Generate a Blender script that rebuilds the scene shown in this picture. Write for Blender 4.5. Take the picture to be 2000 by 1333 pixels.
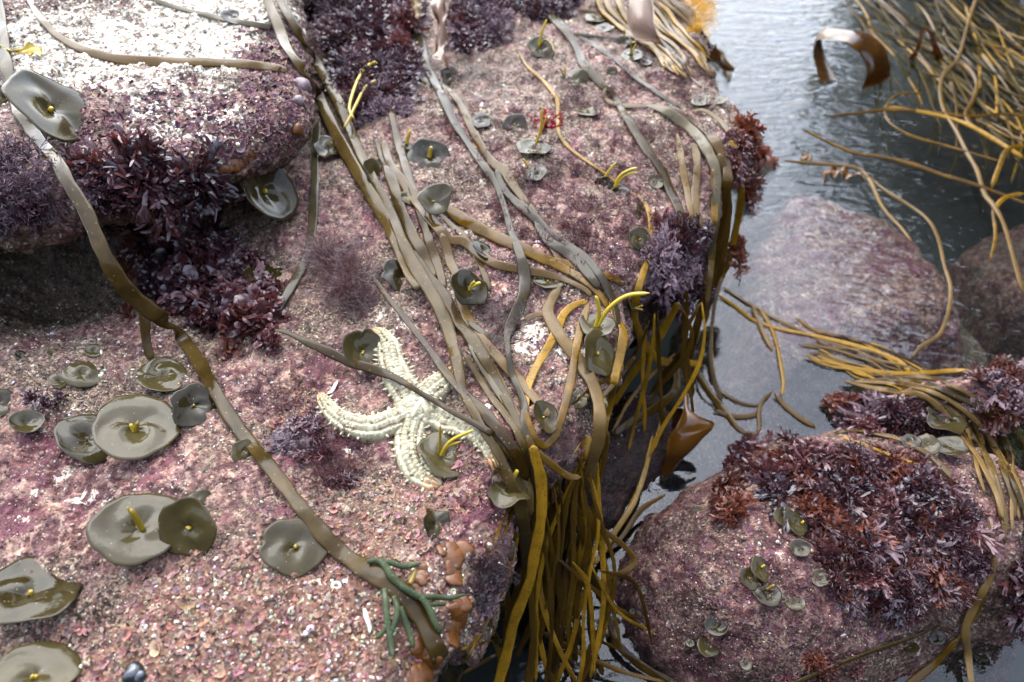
import bpy, math, random
import numpy as np
from mathutils import Vector, Matrix
from mathutils.bvhtree import BVHTree

for o in list(bpy.data.objects):
    bpy.data.objects.remove(o)
sc = bpy.context.scene
C = sc.collection
rad = math.radians
SRC_W, SRC_H, LENS = 2000.0, 1333.0, 26.0
CAM_H, PITCH = 1.0, 48.0

# ---------------------------------------------------------------- camera
cam_d = bpy.data.cameras.new('camera')
cam = bpy.data.objects.new('camera', cam_d)
C.objects.link(cam)
cam.location = (0, 0, CAM_H)
cam.rotation_euler = (rad(90 - PITCH), 0, 0)
cam_d.lens = LENS
cam_d.sensor_width = 36.0
cam_d.clip_start = 0.01
cam_d.clip_end = 200.0
cam_d.dof.use_dof = True
cam_d.dof.focus_distance = 0.86
cam_d.dof.aperture_fstop = 4.0
sc.camera = cam

# ---------------------------------------------------------------- sky, sun, exposure
SUN_EL, SUN_AZ = 46.0, -20.0          # overcast: a very soft light from ahead and a little to the left
world = bpy.data.worlds.new('World')
sc.world = world
world.use_nodes = True
wt = world.node_tree
wn, wl = wt.nodes, wt.links
wn.clear()
wo = wn.new('ShaderNodeOutputWorld')
wb = wn.new('ShaderNodeBackground')
wb.inputs['Strength'].default_value = 0.15
sky = wn.new('ShaderNodeTexSky')
sky.sky_type = 'NISHITA'
sky.sun_disc = False
sky.sun_elevation = rad(SUN_EL)
sky.sun_rotation = rad(SUN_AZ)
sky.air_density = 1.0
sky.dust_density = 4.0
sky.ozone_density = 1.0
hs = wn.new('ShaderNodeHueSaturation')
hs.inputs['Saturation'].default_value = 0.55
wl.new(sky.outputs[0], hs.inputs['Color'])
tc = wn.new('ShaderNodeTexCoord')
nz = wn.new('ShaderNodeTexNoise')
nz.inputs['Scale'].default_value = 2.6
nz.inputs['Detail'].default_value = 5.0
wl.new(tc.outputs['Generated'], nz.inputs['Vector'])
rmp = wn.new('ShaderNodeMapRange')
rmp.inputs['From Min'].default_value = 0.35
rmp.inputs['From Max'].default_value = 0.65
rmp.inputs['To Min'].default_value = 0.75
rmp.inputs['To Max'].default_value = 1.3
wl.new(nz.outputs['Fac'], rmp.inputs['Value'])
mul = wn.new('ShaderNodeMix')
mul.data_type = 'RGBA'
mul.blend_type = 'MULTIPLY'
mul.inputs['Factor'].default_value = 1.0
tint = wn.new('ShaderNodeMix')
tint.data_type = 'RGBA'
tint.blend_type = 'MULTIPLY'
tint.inputs['Factor'].default_value = 1.0
tint.inputs['B'].default_value = (0.92, 0.975, 1.06, 1)
cap = wn.new('ShaderNodeMix')          # cloud cover: no bright ring round the sun
cap.data_type = 'RGBA'
cap.blend_type = 'DARKEN'
cap.inputs['Factor'].default_value = 1.0
cap.inputs['B'].default_value = (8.0, 8.0, 8.0, 1)
wl.new(hs.outputs[0], cap.inputs['A'])
wl.new(cap.outputs['Result'], tint.inputs['A'])
wl.new(tint.outputs['Result'], mul.inputs['A'])
wl.new(rmp.outputs[0], mul.inputs['B'])
# an overcast sky is brightest overhead
sxyz = wn.new('ShaderNodeSeparateXYZ')
wl.new(tc.outputs['Generated'], sxyz.inputs[0])
zr_ = wn.new('ShaderNodeMapRange')
zr_.interpolation_type = 'SMOOTHSTEP'
for k, v_ in (('From Min', 0.42), ('From Max', 0.92), ('To Min', 1.0), ('To Max', 1.9)):
    zr_.inputs[k].default_value = v_
wl.new(sxyz.outputs[2], zr_.inputs['Value'])
mul2 = wn.new('ShaderNodeMix')
mul2.data_type = 'RGBA'
mul2.blend_type = 'MULTIPLY'
mul2.inputs['Factor'].default_value = 1.0
wl.new(mul.outputs['Result'], mul2.inputs['A'])
wl.new(zr_.outputs[0], mul2.inputs['B'])
wl.new(mul2.outputs['Result'], wb.inputs['Color'])
wl.new(wb.outputs[0], wo.inputs['Surface'])

sd = bpy.data.lights.new('sun', 'SUN')
sd.energy = 0.5
sd.angle = rad(50)
sd.color = (1.0, 0.95, 0.88)
sun = bpy.data.objects.new('sun', sd)
C.objects.link(sun)
_az = rad(SUN_AZ)
_sd = Vector((math.sin(_az) * math.cos(rad(SUN_EL)), math.cos(_az) * math.cos(rad(SUN_EL)), math.sin(rad(SUN_EL))))
sun.rotation_euler = (-_sd).to_track_quat('-Z', 'Y').to_euler()
sun.location = _sd * 5

sc.view_settings.view_transform = 'Standard'
sc.view_settings.look = 'None'
sc.view_settings.exposure = 3.1
sc.view_settings.gamma = 1.0
sc.cycles.use_denoising = True
sc.cycles.max_bounces = 8
sc.cycles.transparent_max_bounces = 12
sc.cycles.caustics_reflective = False
sc.cycles.caustics_refractive = False

# ---------------------------------------------------------------- maths
FPX = LENS / 36.0 * SRC_W
_p = rad(PITCH)
FWD = np.array([0, math.cos(_p), -math.sin(_p)])
UPV = np.array([0, math.sin(_p), math.cos(_p)])
RGT = np.array([1.0, 0, 0])
CAMP = np.array([0, 0, CAM_H])

def rays(u, v):
    """Viewing rays (with unit depth) of photograph pixels."""
    u = np.asarray(u, float)
    v = np.asarray(v, float)
    return FWD + ((u - SRC_W / 2) / FPX)[..., None] * RGT + ((SRC_H / 2 - v) / FPX)[..., None] * UPV

def unproj(u, v, z):
    d = rays(u, v)
    t = (np.asarray(z, float) - CAM_H) / d[..., 2]
    return CAMP + d * t[..., None]

def _hash(ix, iy, iz, seed):
    h = (ix.astype(np.uint32) * np.uint32(374761393) + iy.astype(np.uint32) * np.uint32(668265263)
         + iz.astype(np.uint32) * np.uint32(2147483647) + np.uint32(seed * 974711 & 0xffffffff))
    h = (h ^ (h >> np.uint32(13))) * np.uint32(1274126177)
    h = h ^ (h >> np.uint32(16))
    h = (h * np.uint32(2246822519)) ^ (h >> np.uint32(15))
    return (h & np.uint32(0xffffff)).astype(np.float32) / np.float32(0xffffff)

def vnoise(P, scale, seed=0):
    """Value noise in -1..1 of points P (N,3); scale is cells per metre."""
    q = P.astype(np.float32) * np.float32(scale)
    i = np.floor(q).astype(np.int64)
    f = q - i
    f = f * f * f * (f * (f * 6 - 15) + 10)
    x, y, z = i[:, 0], i[:, 1], i[:, 2]
    r = 0
    for dx in (0, 1):
        wx = f[:, 0] if dx else 1 - f[:, 0]
        for dy in (0, 1):
            wy = f[:, 1] if dy else 1 - f[:, 1]
            for dz in (0, 1):
                wz = f[:, 2] if dz else 1 - f[:, 2]
                r = r + wx * wy * wz * _hash(x + dx, y + dy, z + dz, seed)
    return r * 2 - 1

def fbm(P, scale, octs=3, seed=0, gain=0.5):
    r, a, t = 0, 1.0, 0
    for k in range(octs):
        r = r + a * vnoise(P, scale * 2.03 ** k, seed + k * 17)
        t += a
        a *= gain
    return r / t

def worley(P, scale, seed=0):
    """Distance to the nearest of scattered points (cell units) and that point's random value."""
    q = P.astype(np.float32) * np.float32(scale)
    i = np.floor(q).astype(np.int64)
    best = np.full(len(q), 9.0, np.float32)
    rv = np.zeros(len(q), np.float32)
    for dx in (-1, 0, 1):
        for dy in (-1, 0, 1):
            for dz in (-1, 0, 1):
                c = (i[:, 0] + dx, i[:, 1] + dy, i[:, 2] + dz)
                hx, hy, hz = (_hash(*c, seed + k) for k in (1, 2, 3))
                d = np.sqrt((c[0] + hx - q[:, 0]) ** 2 + (c[1] + hy - q[:, 1]) ** 2 + (c[2] + hz - q[:, 2]) ** 2)
                m = d < best
                best[m] = d[m]
                rv[m] = hx[m]
    return best, rv

def poly_dist(XY, poly):
    """Signed distance to a polygon in plan, positive inside."""
    x, y = XY[:, 0], XY[:, 1]
    best = np.full(len(XY), 1e9)
    inside = np.zeros(len(XY), bool)
    n = len(poly)
    for k in range(n):
        ax, ay = poly[k]
        bx, by = poly[(k + 1) % n]
        ex, ey = bx - ax, by - ay
        t = np.clip(((x - ax) * ex + (y - ay) * ey) / (ex * ex + ey * ey + 1e-12), 0, 1)
        best = np.minimum(best, (x - ax - t * ex) ** 2 + (y - ay - t * ey) ** 2)
        c = (ay > y) != (by > y)
        with np.errstate(divide='ignore', invalid='ignore'):
            xx = ex * (y - ay) / (ey if abs(ey) > 1e-12 else 1e-12) + ax
        inside ^= c & (x < xx)
    d = np.sqrt(best)
    return np.where(inside, d, -d)

def smooth_poly(pts, n=6):
    """Closed Catmull-Rom through plan points."""
    pts = np.asarray(pts, float)
    out = []
    N = len(pts)
    for k in range(N):
        a, b, c, d = pts[k - 1], pts[k], pts[(k + 1) % N], pts[(k + 2) % N]
        for j in range(n):
            t = j / n
            out.append(0.5 * ((2 * b) + (c - a) * t + (2 * a - 5 * b + 4 * c - d) * t * t + (3 * b - a - 3 * c + d) * t ** 3))
    return np.array(out)

def mk(name, V, F, mat=None, smooth=True, attrs=None):
    """Mesh from numpy arrays; F is (M,3) or (M,4)."""
    me = bpy.data.meshes.new(name)
    V = np.ascontiguousarray(V, np.float32)
    F = np.ascontiguousarray(F, np.int32)
    k = F.shape[1]
    me.vertices.add(len(V))
    me.vertices.foreach_set('co', V.ravel())
    me.loops.add(F.size)
    me.loops.foreach_set('vertex_index', F.ravel())
    me.polygons.add(len(F))
    me.polygons.foreach_set('loop_start', np.arange(0, F.size, k, dtype=np.int32))
    me.polygons.foreach_set('use_smooth', np.full(len(F), smooth, bool))
    me.update(calc_edges=True)
    for an, av in (attrs or {}).items():
        a = me.color_attributes.new(an, 'FLOAT_COLOR', 'POINT')
        a.data.foreach_set('color', np.ascontiguousarray(av, np.float32).ravel())
    if mat:
        me.materials.append(mat)
    return me

def link(name, me, parent=None):
    o = bpy.data.objects.new(name, me)
    C.objects.link(o)
    if parent is not None:
        o.parent = parent
    return o

def tag(o, label=None, cat=None, group=None, kind=None):
    if label: o['label'] = label
    if cat: o['category'] = cat
    if group: o['group'] = group
    if kind: o['kind'] = kind
    return o

def grid_faces(nr, nc, wrap=False):
    r = np.arange(nr - 1)[:, None]
    c = np.arange(nc if wrap else nc - 1)[None, :]
    c2 = (c + 1) % nc
    return np.stack([r * nc + c + 0 * r, r * nc + c2, (r + 1) * nc + c2, (r + 1) * nc + c], -1).reshape(-1, 4)

def vnormals(V, F):
    fn = np.cross(V[F[:, 2]] - V[F[:, 0]], V[F[:, 3]] - V[F[:, 1]])
    N = np.zeros_like(V)
    for k in range(4):
        for a in range(3):
            N[:, a] += np.bincount(F[:, k], fn[:, a], len(V))
    return N / (np.linalg.norm(N, axis=1, keepdims=True) + 1e-12)

# ---------------------------------------------------------------- material helpers
class NT:
    def __init__(s, name):
        s.m = bpy.data.materials.new(name)
        s.m.use_nodes = True
        s.t = s.m.node_tree
        s.t.nodes.clear()
        s.out = s.t.nodes.new('ShaderNodeOutputMaterial')
    def n(s, kind, **kw):
        x = s.t.nodes.new(kind)
        for k, v in kw.items():
            setattr(x, k, v)
        return x
    def l(s, a, b):
        s.t.links.new(a, b)
    def put(s, sock, v):
        if hasattr(v, 'is_output'):
            s.l(v, sock)
        else:
            if isinstance(v, tuple) and len(v) == 3 and sock.type == 'RGBA':
                v = v + (1.0,)
            sock.default_value = v
    def coord(s, which='Object'):
        return s.n('ShaderNodeTexCoord').outputs[which]
    def noise(s, vec, scale, detail=3.0, rough=0.55, dist=0.0, out='Fac'):
        x = s.n('ShaderNodeTexNoise')
        s.l(vec, x.inputs['Vector'])
        x.inputs['Scale'].default_value = scale
        x.inputs['Detail'].default_value = detail
        x.inputs['Roughness'].default_value = rough
        x.inputs['Distortion'].default_value = dist
        return x.outputs[out]
    def voro(s, vec, scale, feature='F1', out='Color', rnd=1.0):
        x = s.n('ShaderNodeTexVoronoi', feature=feature)
        s.l(vec, x.inputs['Vector'])
        x.inputs['Scale'].default_value = scale
        x.inputs['Randomness'].default_value = rnd
        return x.outputs[out]
    def ramp(s, fac, stops, interp='LINEAR'):
        x = s.n('ShaderNodeValToRGB')
        x.color_ramp.interpolation = interp
        el = x.color_ramp.elements
        while len(el) < len(stops):
            el.new(0.5)
        for e, (p, c) in zip(el, stops):
            e.position = p
            e.color = c + (1.0,) if len(c) == 3 else c
        s.put(x.inputs['Fac'], fac)
        return x.outputs['Color']
    def math(s, op, a, b=0.0, c=0.0, clamp=False):
        x = s.n('ShaderNodeMath', operation=op, use_clamp=clamp)
        s.put(x.inputs[0], a)
        s.put(x.inputs[1], b)
        s.put(x.inputs[2], c)
        return x.outputs[0]
    def rng(s, v, a, b, c=0.0, d=1.0, smooth=True):
        x = s.n('ShaderNodeMapRange', interpolation_type='SMOOTHSTEP' if smooth else 'LINEAR')
        s.put(x.inputs['Value'], v)
        x.inputs['From Min'].default_value = a
        x.inputs['From Max'].default_value = b
        x.inputs['To Min'].default_value = c
        x.inputs['To Max'].default_value = d
        return x.outputs['Result']
    def mix(s, f, a, b, mode='MIX'):
        x = s.n('ShaderNodeMix', data_type='RGBA', blend_type=mode)
        s.put(x.inputs['Factor'], f)
        s.put(x.inputs['A'], a)
        s.put(x.inputs['B'], b)
        return x.outputs['Result']
    def sep(s, c):
        x = s.n('ShaderNodeSeparateColor')
        s.l(c, x.inputs[0])
        return x.outputs
    def attr(s, name):
        return s.n('ShaderNodeAttribute', attribute_name=name).outputs
    def bump(s, h, strength=0.5, dist=0.002, normal=None):
        x = s.n('ShaderNodeBump')
        x.inputs['Strength'].default_value = strength
        x.inputs['Distance'].default_value = dist
        s.l(h, x.inputs['Height'])
        if normal is not None:
            s.l(normal, x.inputs['Normal'])
        return x.outputs[0]
    def pbr(s, **kw):
        x = s.n('ShaderNodeBsdfPrincipled')
        for k, v in kw.items():
            s.put(x.inputs[k.replace('_', ' ')], v)
        return x
    def done(s, sh):
        s.l(sh.outputs[0] if hasattr(sh, 'outputs') else sh, s.out.inputs['Surface'])
        return s.m

# ---------------------------------------------------------------- materials of the setting
def rock_material(name, tint=(1, 1, 1), dark=1.0):
    """Wet shore rock: grit, pink coralline crust, red turf film and bleached patches.
    zone attribute: R bleached white, G pink or mauve crust, B brown sand, A orange-pink lobes."""
    m = NT(name)
    co = m.coord()
    z = m.attr('zone')
    zr, zg, zb = m.sep(z['Color'])[:3]
    za = z['Alpha']
    big = m.noise(co, 9.0, 4.0, 0.6)
    mid = m.noise(co, 48.0, 6.0, 0.7, 0.8)
    fine = m.noise(co, 170.0, 5.0, 0.75, 0.4)
    wob = m.n('ShaderNodeVectorMath', operation='MULTIPLY_ADD')
    m.l(m.noise(co, 210.0, 2.0, 0.6, out='Color'), wob.inputs[0])
    wob.inputs[1].default_value = (0.004, 0.004, 0.004)
    m.l(co, wob.inputs[2])
    cw = wob.outputs[0]
    cell = m.sep(m.voro(cw, 420.0))
    cell2 = m.sep(m.voro(cw, 170.0))
    # brown and grey grit
    g = m.math('ADD', m.math('ADD', m.math('MULTIPLY', cell[0], 0.34), m.math('MULTIPLY', fine, 0.5)), m.math('MULTIPLY', mid, 0.3))
    grit = m.ramp(g, [(0.34, (0.008, 0.005, 0.004)), (0.47, (0.044, 0.027, 0.020)), (0.58, (0.105, 0.068, 0.048)),
                      (0.68, (0.20, 0.140, 0.100)), (0.80, (0.48, 0.39, 0.29))])
    # mauve and pink coralline crust
    p = m.math('ADD', m.math('ADD', m.math('MULTIPLY', mid, 0.6), m.math('MULTIPLY', cell2[1], 0.2)), m.math('MULTIPLY', fine, 0.25))
    pink = m.ramp(p, [(0.32, (0.012, 0.004, 0.005)), (0.42, (0.066, 0.024, 0.027)), (0.52, (0.140, 0.068, 0.064)),
                      (0.61, (0.26, 0.165, 0.14)), (0.72, (0.50, 0.40, 0.32))])
    pk = m.math('ADD', m.math('MULTIPLY', zg, 0.55), m.math('MULTIPLY', m.math('ADD', m.math('SUBTRACT', m.noise(co, 30.0, 6.0, 0.75, 0.6), 0.5), m.math('MULTIPLY', m.math('SUBTRACT', big, 0.52), 1.1)), 1.5))
    # overlapping crusts, each its own tint, with pale growing margins
    wb_ = m.n('ShaderNodeVectorMath', operation='MULTIPLY_ADD')
    m.l(m.noise(co, 55.0, 4.0, 0.65, out='Color'), wb_.inputs[0])
    wb_.inputs[1].default_value = (0.026, 0.026, 0.026)
    m.l(co, wb_.inputs[2])
    pc = m.sep(m.voro(wb_.outputs[0], 44.0))
    pink = m.mix(1.0, pink, m.ramp(pc[0], [(0.0, (0.50, 0.42, 0.48)), (0.4, (0.95, 0.85, 0.88)), (0.7, (1.15, 1.05, 1.0)), (1.0, (1.45, 1.40, 1.22))]), 'MULTIPLY')
    pe = m.voro(wb_.outputs[0], 44.0, 'DISTANCE_TO_EDGE', 'Distance')
    pm = m.math('MULTIPLY', m.math('SUBTRACT', 1.0, m.rng(pe, 0.015, 0.07)), m.rng(m.noise(co, 24.0, 3.0, 0.6), 0.42, 0.62, 0.0, 0.6))
    pink = m.mix(pm, pink, (0.42, 0.30, 0.25))
    col = m.mix(m.rng(pk, -0.16, 0.24), grit, pink)
    tp = m.math('ADD', m.noise(co, 13.0, 5.0, 0.7, 0.4), m.math('MULTIPLY', m.math('SUBTRACT', fine, 0.5), 0.3))
    col = m.mix(m.rng(tp, 0.56, 0.70, 0.0, 0.65), col, m.ramp(g, [(0.3, (0.04, 0.026, 0.018)), (0.5, (0.15, 0.108, 0.075)), (0.75, (0.34, 0.27, 0.20))]))
    mg = m.math('ADD', m.noise(co, 17.0, 4.0, 0.65, 0.5), m.math('MULTIPLY', zg, 0.14))
    col = m.mix(m.rng(mg, 0.585, 0.68, 0.0, 0.85), col, m.ramp(mid, [(0.3, (0.05, 0.009, 0.018)), (0.55, (0.12, 0.030, 0.048)), (0.75, (0.24, 0.11, 0.12))]))
    # dark red turf film
    rt = m.math('ADD', m.noise(co, 38.0, 6.0, 0.78, 0.9), m.math('MULTIPLY', big, 0.35))
    col = m.mix(m.rng(rt, 0.70, 0.82, 0.0, 0.85), col, m.ramp(fine, [(0.35, (0.014, 0.003, 0.004)), (0.65, (0.062, 0.012, 0.015))]))
    # orange-pink lobes
    lob = m.ramp(m.math('ADD', m.math('MULTIPLY', cell2[2], 0.5), m.math('MULTIPLY', fine, 0.5)),
                 [(0.2, (0.06, 0.022, 0.015)), (0.5, (0.15, 0.068, 0.045)), (0.8, (0.27, 0.16, 0.11))])
    of = m.math('ADD', za, m.math('MULTIPLY', m.math('SUBTRACT', m.noise(co, 70.0, 5.0, 0.75), 0.56), 2.0))
    col = m.mix(m.rng(of, 0.05, 0.35, 0.0, 0.8), col, lob)
    # bleached crust
    wc = m.ramp(m.math('ADD', m.math('MULTIPLY', cell2[0], 0.3), m.math('MULTIPLY', m.noise(co, 120.0, 5.0, 0.75), 0.8)),
                [(0.32, (0.07, 0.035, 0.03)), (0.44, (0.25, 0.19, 0.14)), (0.54, (0.62, 0.56, 0.45)), (0.66, (0.90, 0.86, 0.74))])
    wf = m.math('ADD', zr, m.math('MULTIPLY', m.math('SUBTRACT', m.noise(co, 42.0, 6.0, 0.78, 0.5), 0.5), 3.4))
    col = m.mix(m.rng(wf, 0.36, 0.62), col, wc)
    # brown sand
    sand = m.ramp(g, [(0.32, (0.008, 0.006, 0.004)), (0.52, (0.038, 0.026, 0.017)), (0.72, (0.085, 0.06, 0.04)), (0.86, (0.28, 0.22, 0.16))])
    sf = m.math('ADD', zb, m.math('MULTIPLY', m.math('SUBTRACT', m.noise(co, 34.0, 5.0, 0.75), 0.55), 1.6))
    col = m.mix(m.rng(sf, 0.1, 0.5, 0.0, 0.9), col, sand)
    # shell specks
    sp = m.sep(m.voro(cw, 260.0))
    sd_ = m.voro(cw, 260.0, out='Distance')
    thr = m.rng(m.noise(co, 20.0, 3.0, 0.6), 0.35, 0.65, 0.96, 0.84)
    spk = m.math('MULTIPLY', m.math('GREATER_THAN', sp[0], thr), m.math('LESS_THAN', sd_, 0.40))
    col = m.mix(m.math('MULTIPLY', spk, 0.85), col, m.ramp(sp[1], [(0.0, (0.42, 0.35, 0.26)), (1.0, (0.26, 0.14, 0.10))]))
    sp2 = m.sep(m.voro(cw, 105.0))
    sd2 = m.math('ADD', m.voro(cw, 105.0, out='Distance'), m.math('MULTIPLY', fine, 0.3))
    spk2 = m.math('MULTIPLY', m.math('GREATER_THAN', sp2[1], 0.92), m.math('LESS_THAN', sd2, 0.42))
    col = m.mix(m.math('MULTIPLY', spk2, 0.75), col, m.ramp(sp2[0], [(0.0, (0.44, 0.38, 0.29)), (0.6, (0.30, 0.18, 0.15)), (1.0, (0.03, 0.02, 0.02))]))
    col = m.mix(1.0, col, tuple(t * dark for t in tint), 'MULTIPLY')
    h = m.math('ADD', m.math('MULTIPLY', fine, 1.2), m.math('ADD', m.math('MULTIPLY', m.voro(cw, 420.0, out='Distance'), -0.3),
                                                            m.math('ADD', m.math('MULTIPLY', m.voro(cw, 170.0, out='Distance'), -0.6), m.math('MULTIPLY', mid, 1.2))))
    nrm = m.bump(h, 0.8, 0.0035)
    rough = m.rng(cell[1], 0.2, 0.8, 0.34, 0.8)
    return m.done(m.pbr(Base_Color=col, Roughness=rough, Specular_IOR_Level=0.2, Normal=nrm))

M = {}
M['rock'] = rock_material('wet_rock', (1, 0.93, 0.83), 0.61)
M['slab'] = rock_material('slab_rock', (1, 0.96, 0.87), 0.52)
M['boulder'] = rock_material('boulder_rock', (0.98, 0.83, 0.79), 0.50)

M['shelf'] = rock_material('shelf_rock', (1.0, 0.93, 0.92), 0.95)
M['cleft'] = rock_material('shaded_cleft_rock', (1.0, 0.66, 0.55), 0.075)  # shade of the cleft is put into this rock's very dark colour

def water_material():
    m = NT('sea_water')
    co = m.coord()
    mp = m.n('ShaderNodeMapping')
    m.l(co, mp.inputs['Vector'])
    mp.inputs['Rotation'].default_value = (0, 0, rad(-28))
    mp.inputs['Scale'].default_value = (1.0, 3.2, 1.0)
    n1 = m.noise(mp.outputs[0], 13.0, 2.0, 0.5, 0.5)
    n2 = m.noise(mp.outputs[0], 38.0, 2.0, 0.5, 0.3)
    # only the open water away from the rocks is ruffled
    sx = m.n('ShaderNodeSeparateXYZ')
    m.l(co, sx.inputs[0])
    ruf = m.rng(m.math('ADD', sx.outputs[0], m.math('MULTIPLY', sx.outputs[1], 0.42)), 0.62, 1.35, 0.06, 1.0)
    h = m.math('MULTIPLY', m.math('ADD', m.math('MULTIPLY', n1, 1.0), m.math('MULTIPLY', n2, 0.32)), ruf)
    nrm = m.bump(h, 1.0, 0.0065)
    fr = m.n('ShaderNodeFresnel')
    fr.inputs['IOR'].default_value = 1.34
    m.l(nrm, fr.inputs['Normal'])
    gl = m.n('ShaderNodeBsdfGlossy')
    gl.inputs['Roughness'].default_value = 0.015
    m.l(nrm, gl.inputs['Normal'])
    tr = m.n('ShaderNodeBsdfTransparent')
    tr.inputs['Color'].default_value = (0.66, 0.73, 0.70, 1)
    mx = m.n('ShaderNodeMixShader')
    m.l(fr.outputs[0], mx.inputs[0])
    m.l(tr.outputs[0], mx.inputs[1])
    m.l(gl.outputs[0], mx.inputs[2])
    return m.done(mx)
M['water'] = water_material()

def floor_material():
    m = NT('sea_floor_rock')
    co = m.coord()
    c = m.ramp(m.noise(co, 12.0, 6.0, 0.7), [(0.3, (0.003, 0.0025, 0.002)), (0.55, (0.008, 0.006, 0.004)), (0.75, (0.02, 0.010, 0.009))])
    return m.done(m.pbr(Base_Color=c, Roughness=0.8))
M['floor'] = floor_material()

# ---------------------------------------------------------------- rocks
SUPPORT = []          # (verts, faces) used to set things down on

def support(V, F, stride_grid=None):
    SUPPORT.append((V, F))

def px_poly(pts, z):
    p = np.array(pts, float)
    return unproj(p[:, 0], p[:, 1], z)[:, :2]

def rough(V, F, amps):
    """Push vertices along their normals by layered noise."""
    for sc_, amp, kind, seed in amps:
        N = vnormals(V, F)
        if kind == 'f':
            d = fbm(V, sc_, 3, seed)
        else:
            w, r = worley(V, sc_, seed)
            d = (0.55 - w) * (0.4 + 0.9 * r)
        V = V + N * (d * amp)[:, None]
    return V

BLOBS_MAIN, BLOBS_SLAB = [], []
def zones(V, blobs, base=(0, 0, 0, 0)):
    """Blobs are (u, v, reach_px, channel, strength) set at the spot of the rock they lie on."""
    Z = np.tile(np.array(base, float), (len(V), 1))
    w = fbm(V, 22.0, 3, 5)[:, None] * 0.03
    for (c, r, ch, s) in blobs:
        d = np.linalg.norm(V - c + w, axis=1) / r
        Z[:, ch] += s * np.exp(-d ** 4 * 0.9)
    return Z

# main rock: a height field, dense where it is near
MAIN_Z = 0.33
main_edge = px_poly([(1290, -160), (1330, -40), (1385, 70), (1412, 150), (1452, 205), (1480, 250), (1472, 300), (1425, 350), (1405, 420), (1335, 470),
                     (1272, 510), (1248, 560), (1235, 620), (1215, 700), (1192, 780), (1150, 845), (1090, 895), (1040, 935), (1012, 985),
                     (1006, 1050), (985, 1120), (955, 1180), (915, 1240), (872, 1290), (840, 1340), (800, 1430), (760, 1640)], 0.31)
main_edge = np.vstack([main_edge, [(-0.12, -0.4), (-2.2, -0.4), (-3.0, 1.2), (-2.6, 3.4), (0.3, 3.6), (0.62, 2.6)]])

def main_height(XY):
    P3 = np.column_stack([XY, np.zeros(len(XY))])
    d = poly_dist(XY, main_edge) + fbm(P3, 14.0, 3, 41) * 0.014 + fbm(P3, 45.0, 2, 43) * 0.005
    top = MAIN_Z + fbm(P3, 3.6, 3, 11) * 0.022 + fbm(P3, 11.0, 2, 12) * 0.010
    # the hollow under the slab, and the slight fall to the far edge
    top -= 0.13 * np.exp(-(((XY[:, 0] + 0.66) / 0.27) ** 2 + ((XY[:, 1] - 0.79) / 0.13) ** 2))
    r = 0.055 + 0.02 * fbm(P3, 6.0, 2, 44)
    q = np.clip(1 - d / r, 0, 1)
    z = top - r + r * np.sqrt(np.maximum(1 - q * q, 0))
    z = np.where(d < 0, top - r + d * 4.5, z)
    return np.maximum(z, -0.42)

def frustum_grid(u0, u1, v0, v1, step, z):
    us = np.arange(u0, u1 + step, step)
    vs = np.arange(v0, v1 + step, step)
    uu, vv = np.meshgrid(us, vs)
    return unproj(uu.ravel(), vv.ravel(), z), len(vs), len(us)

G, nr, nc = frustum_grid(-240, 1640, -260, 1480, 2.6, 0.28)
def undercut(XY, z):
    """Below its rim the rock leans back under itself."""
    e = 0.004
    d = poly_dist(XY, main_edge)
    gx = poly_dist(XY + (e, 0), main_edge) - d
    gy = poly_dist(XY + (0, e), main_edge) - d
    g = np.column_stack([gx, gy])
    g /= np.linalg.norm(g, axis=1, keepdims=True) + 1e-9
    a = np.where(d < 0, -d + np.minimum(-d * 4.5, 0.42) * 0.42, 0)
    P3 = np.column_stack([XY, z])
    a = a * (1 + 0.35 * fbm(P3, 9.0, 2, 47))
    return np.column_stack([XY + g * a[:, None], z])
V = undercut(G[:, :2], main_height(G[:, :2]))
F = grid_faces(nr, nc)[:, ::-1]
if vnormals(V, F)[:, 2].mean() < 0: F = F[:, ::-1]
_dd = poly_dist(G[:, :2], main_edge)
V = rough(V, F, [(24.0, 0.010, 'f', 51), (62.0, 0.0072, 'w', 52), (130.0, 0.0042, 'w', 53), (300.0, 0.0014, 'f', 54)])
MAINV, MAINF = V, F[_dd[F].max(1) > -0.095]
_cs = 3
idx = (np.arange(0, nr, _cs)[:, None] * nc + np.arange(0, nc, _cs)[None, :])
support(V[idx.ravel()], grid_faces(idx.shape[0], idx.shape[1]))

# slab lying on it at the upper left
def slab_mesh(poly, cx, cy, top_fn, half, rim, nth, n1, n2, n3):
    th = np.linspace(0, 2 * np.pi, nth, endpoint=False)
    D = np.column_stack([np.cos(th), np.sin(th)])
    R = np.full(nth, 1e-3)
    for k in range(len(poly)):
        a = poly[k] - (cx, cy)
        b = poly[(k + 1) % len(poly)] - (cx, cy)
        e = b - a
        den = D[:, 0] * e[1] - D[:, 1] * e[0]
        with np.errstate(divide='ignore', invalid='ignore'):
            t = (a[0] * e[1] - a[1] * e[0]) / den
            s = (a[0] * D[:, 1] - a[1] * D[:, 0]) / den
        ok = (s >= -1e-6) & (s <= 1 + 1e-6) & (t > 0)
        R = np.where(ok & (t > R), t, R)
    prof = [(q, 1.0) for q in np.linspace(0.0002, 1, n1)]
    rows = []
    for q, _ in prof:
        rr = (R - rim) * q
        rows.append((rr, np.full(nth, half)))
    for a in np.linspace(0, np.pi, n2 + 2)[1:-1]:
        rows.append((R - rim + rim * np.sin(a) ** 0.8, np.full(nth, half * np.cos(a))))
    for q in np.linspace(1, 0.05, n3):
        rows.append(((R - rim) * q, np.full(nth, -half)))
    V = []
    for rr, zz in rows:
        X = cx + D[:, 0] * rr
        Y = cy + D[:, 1] * rr
        V.append(np.column_stack([X, Y, top_fn(X, Y) - half + zz]))
    return np.vstack(V), grid_faces(len(rows), nth, True)

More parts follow.
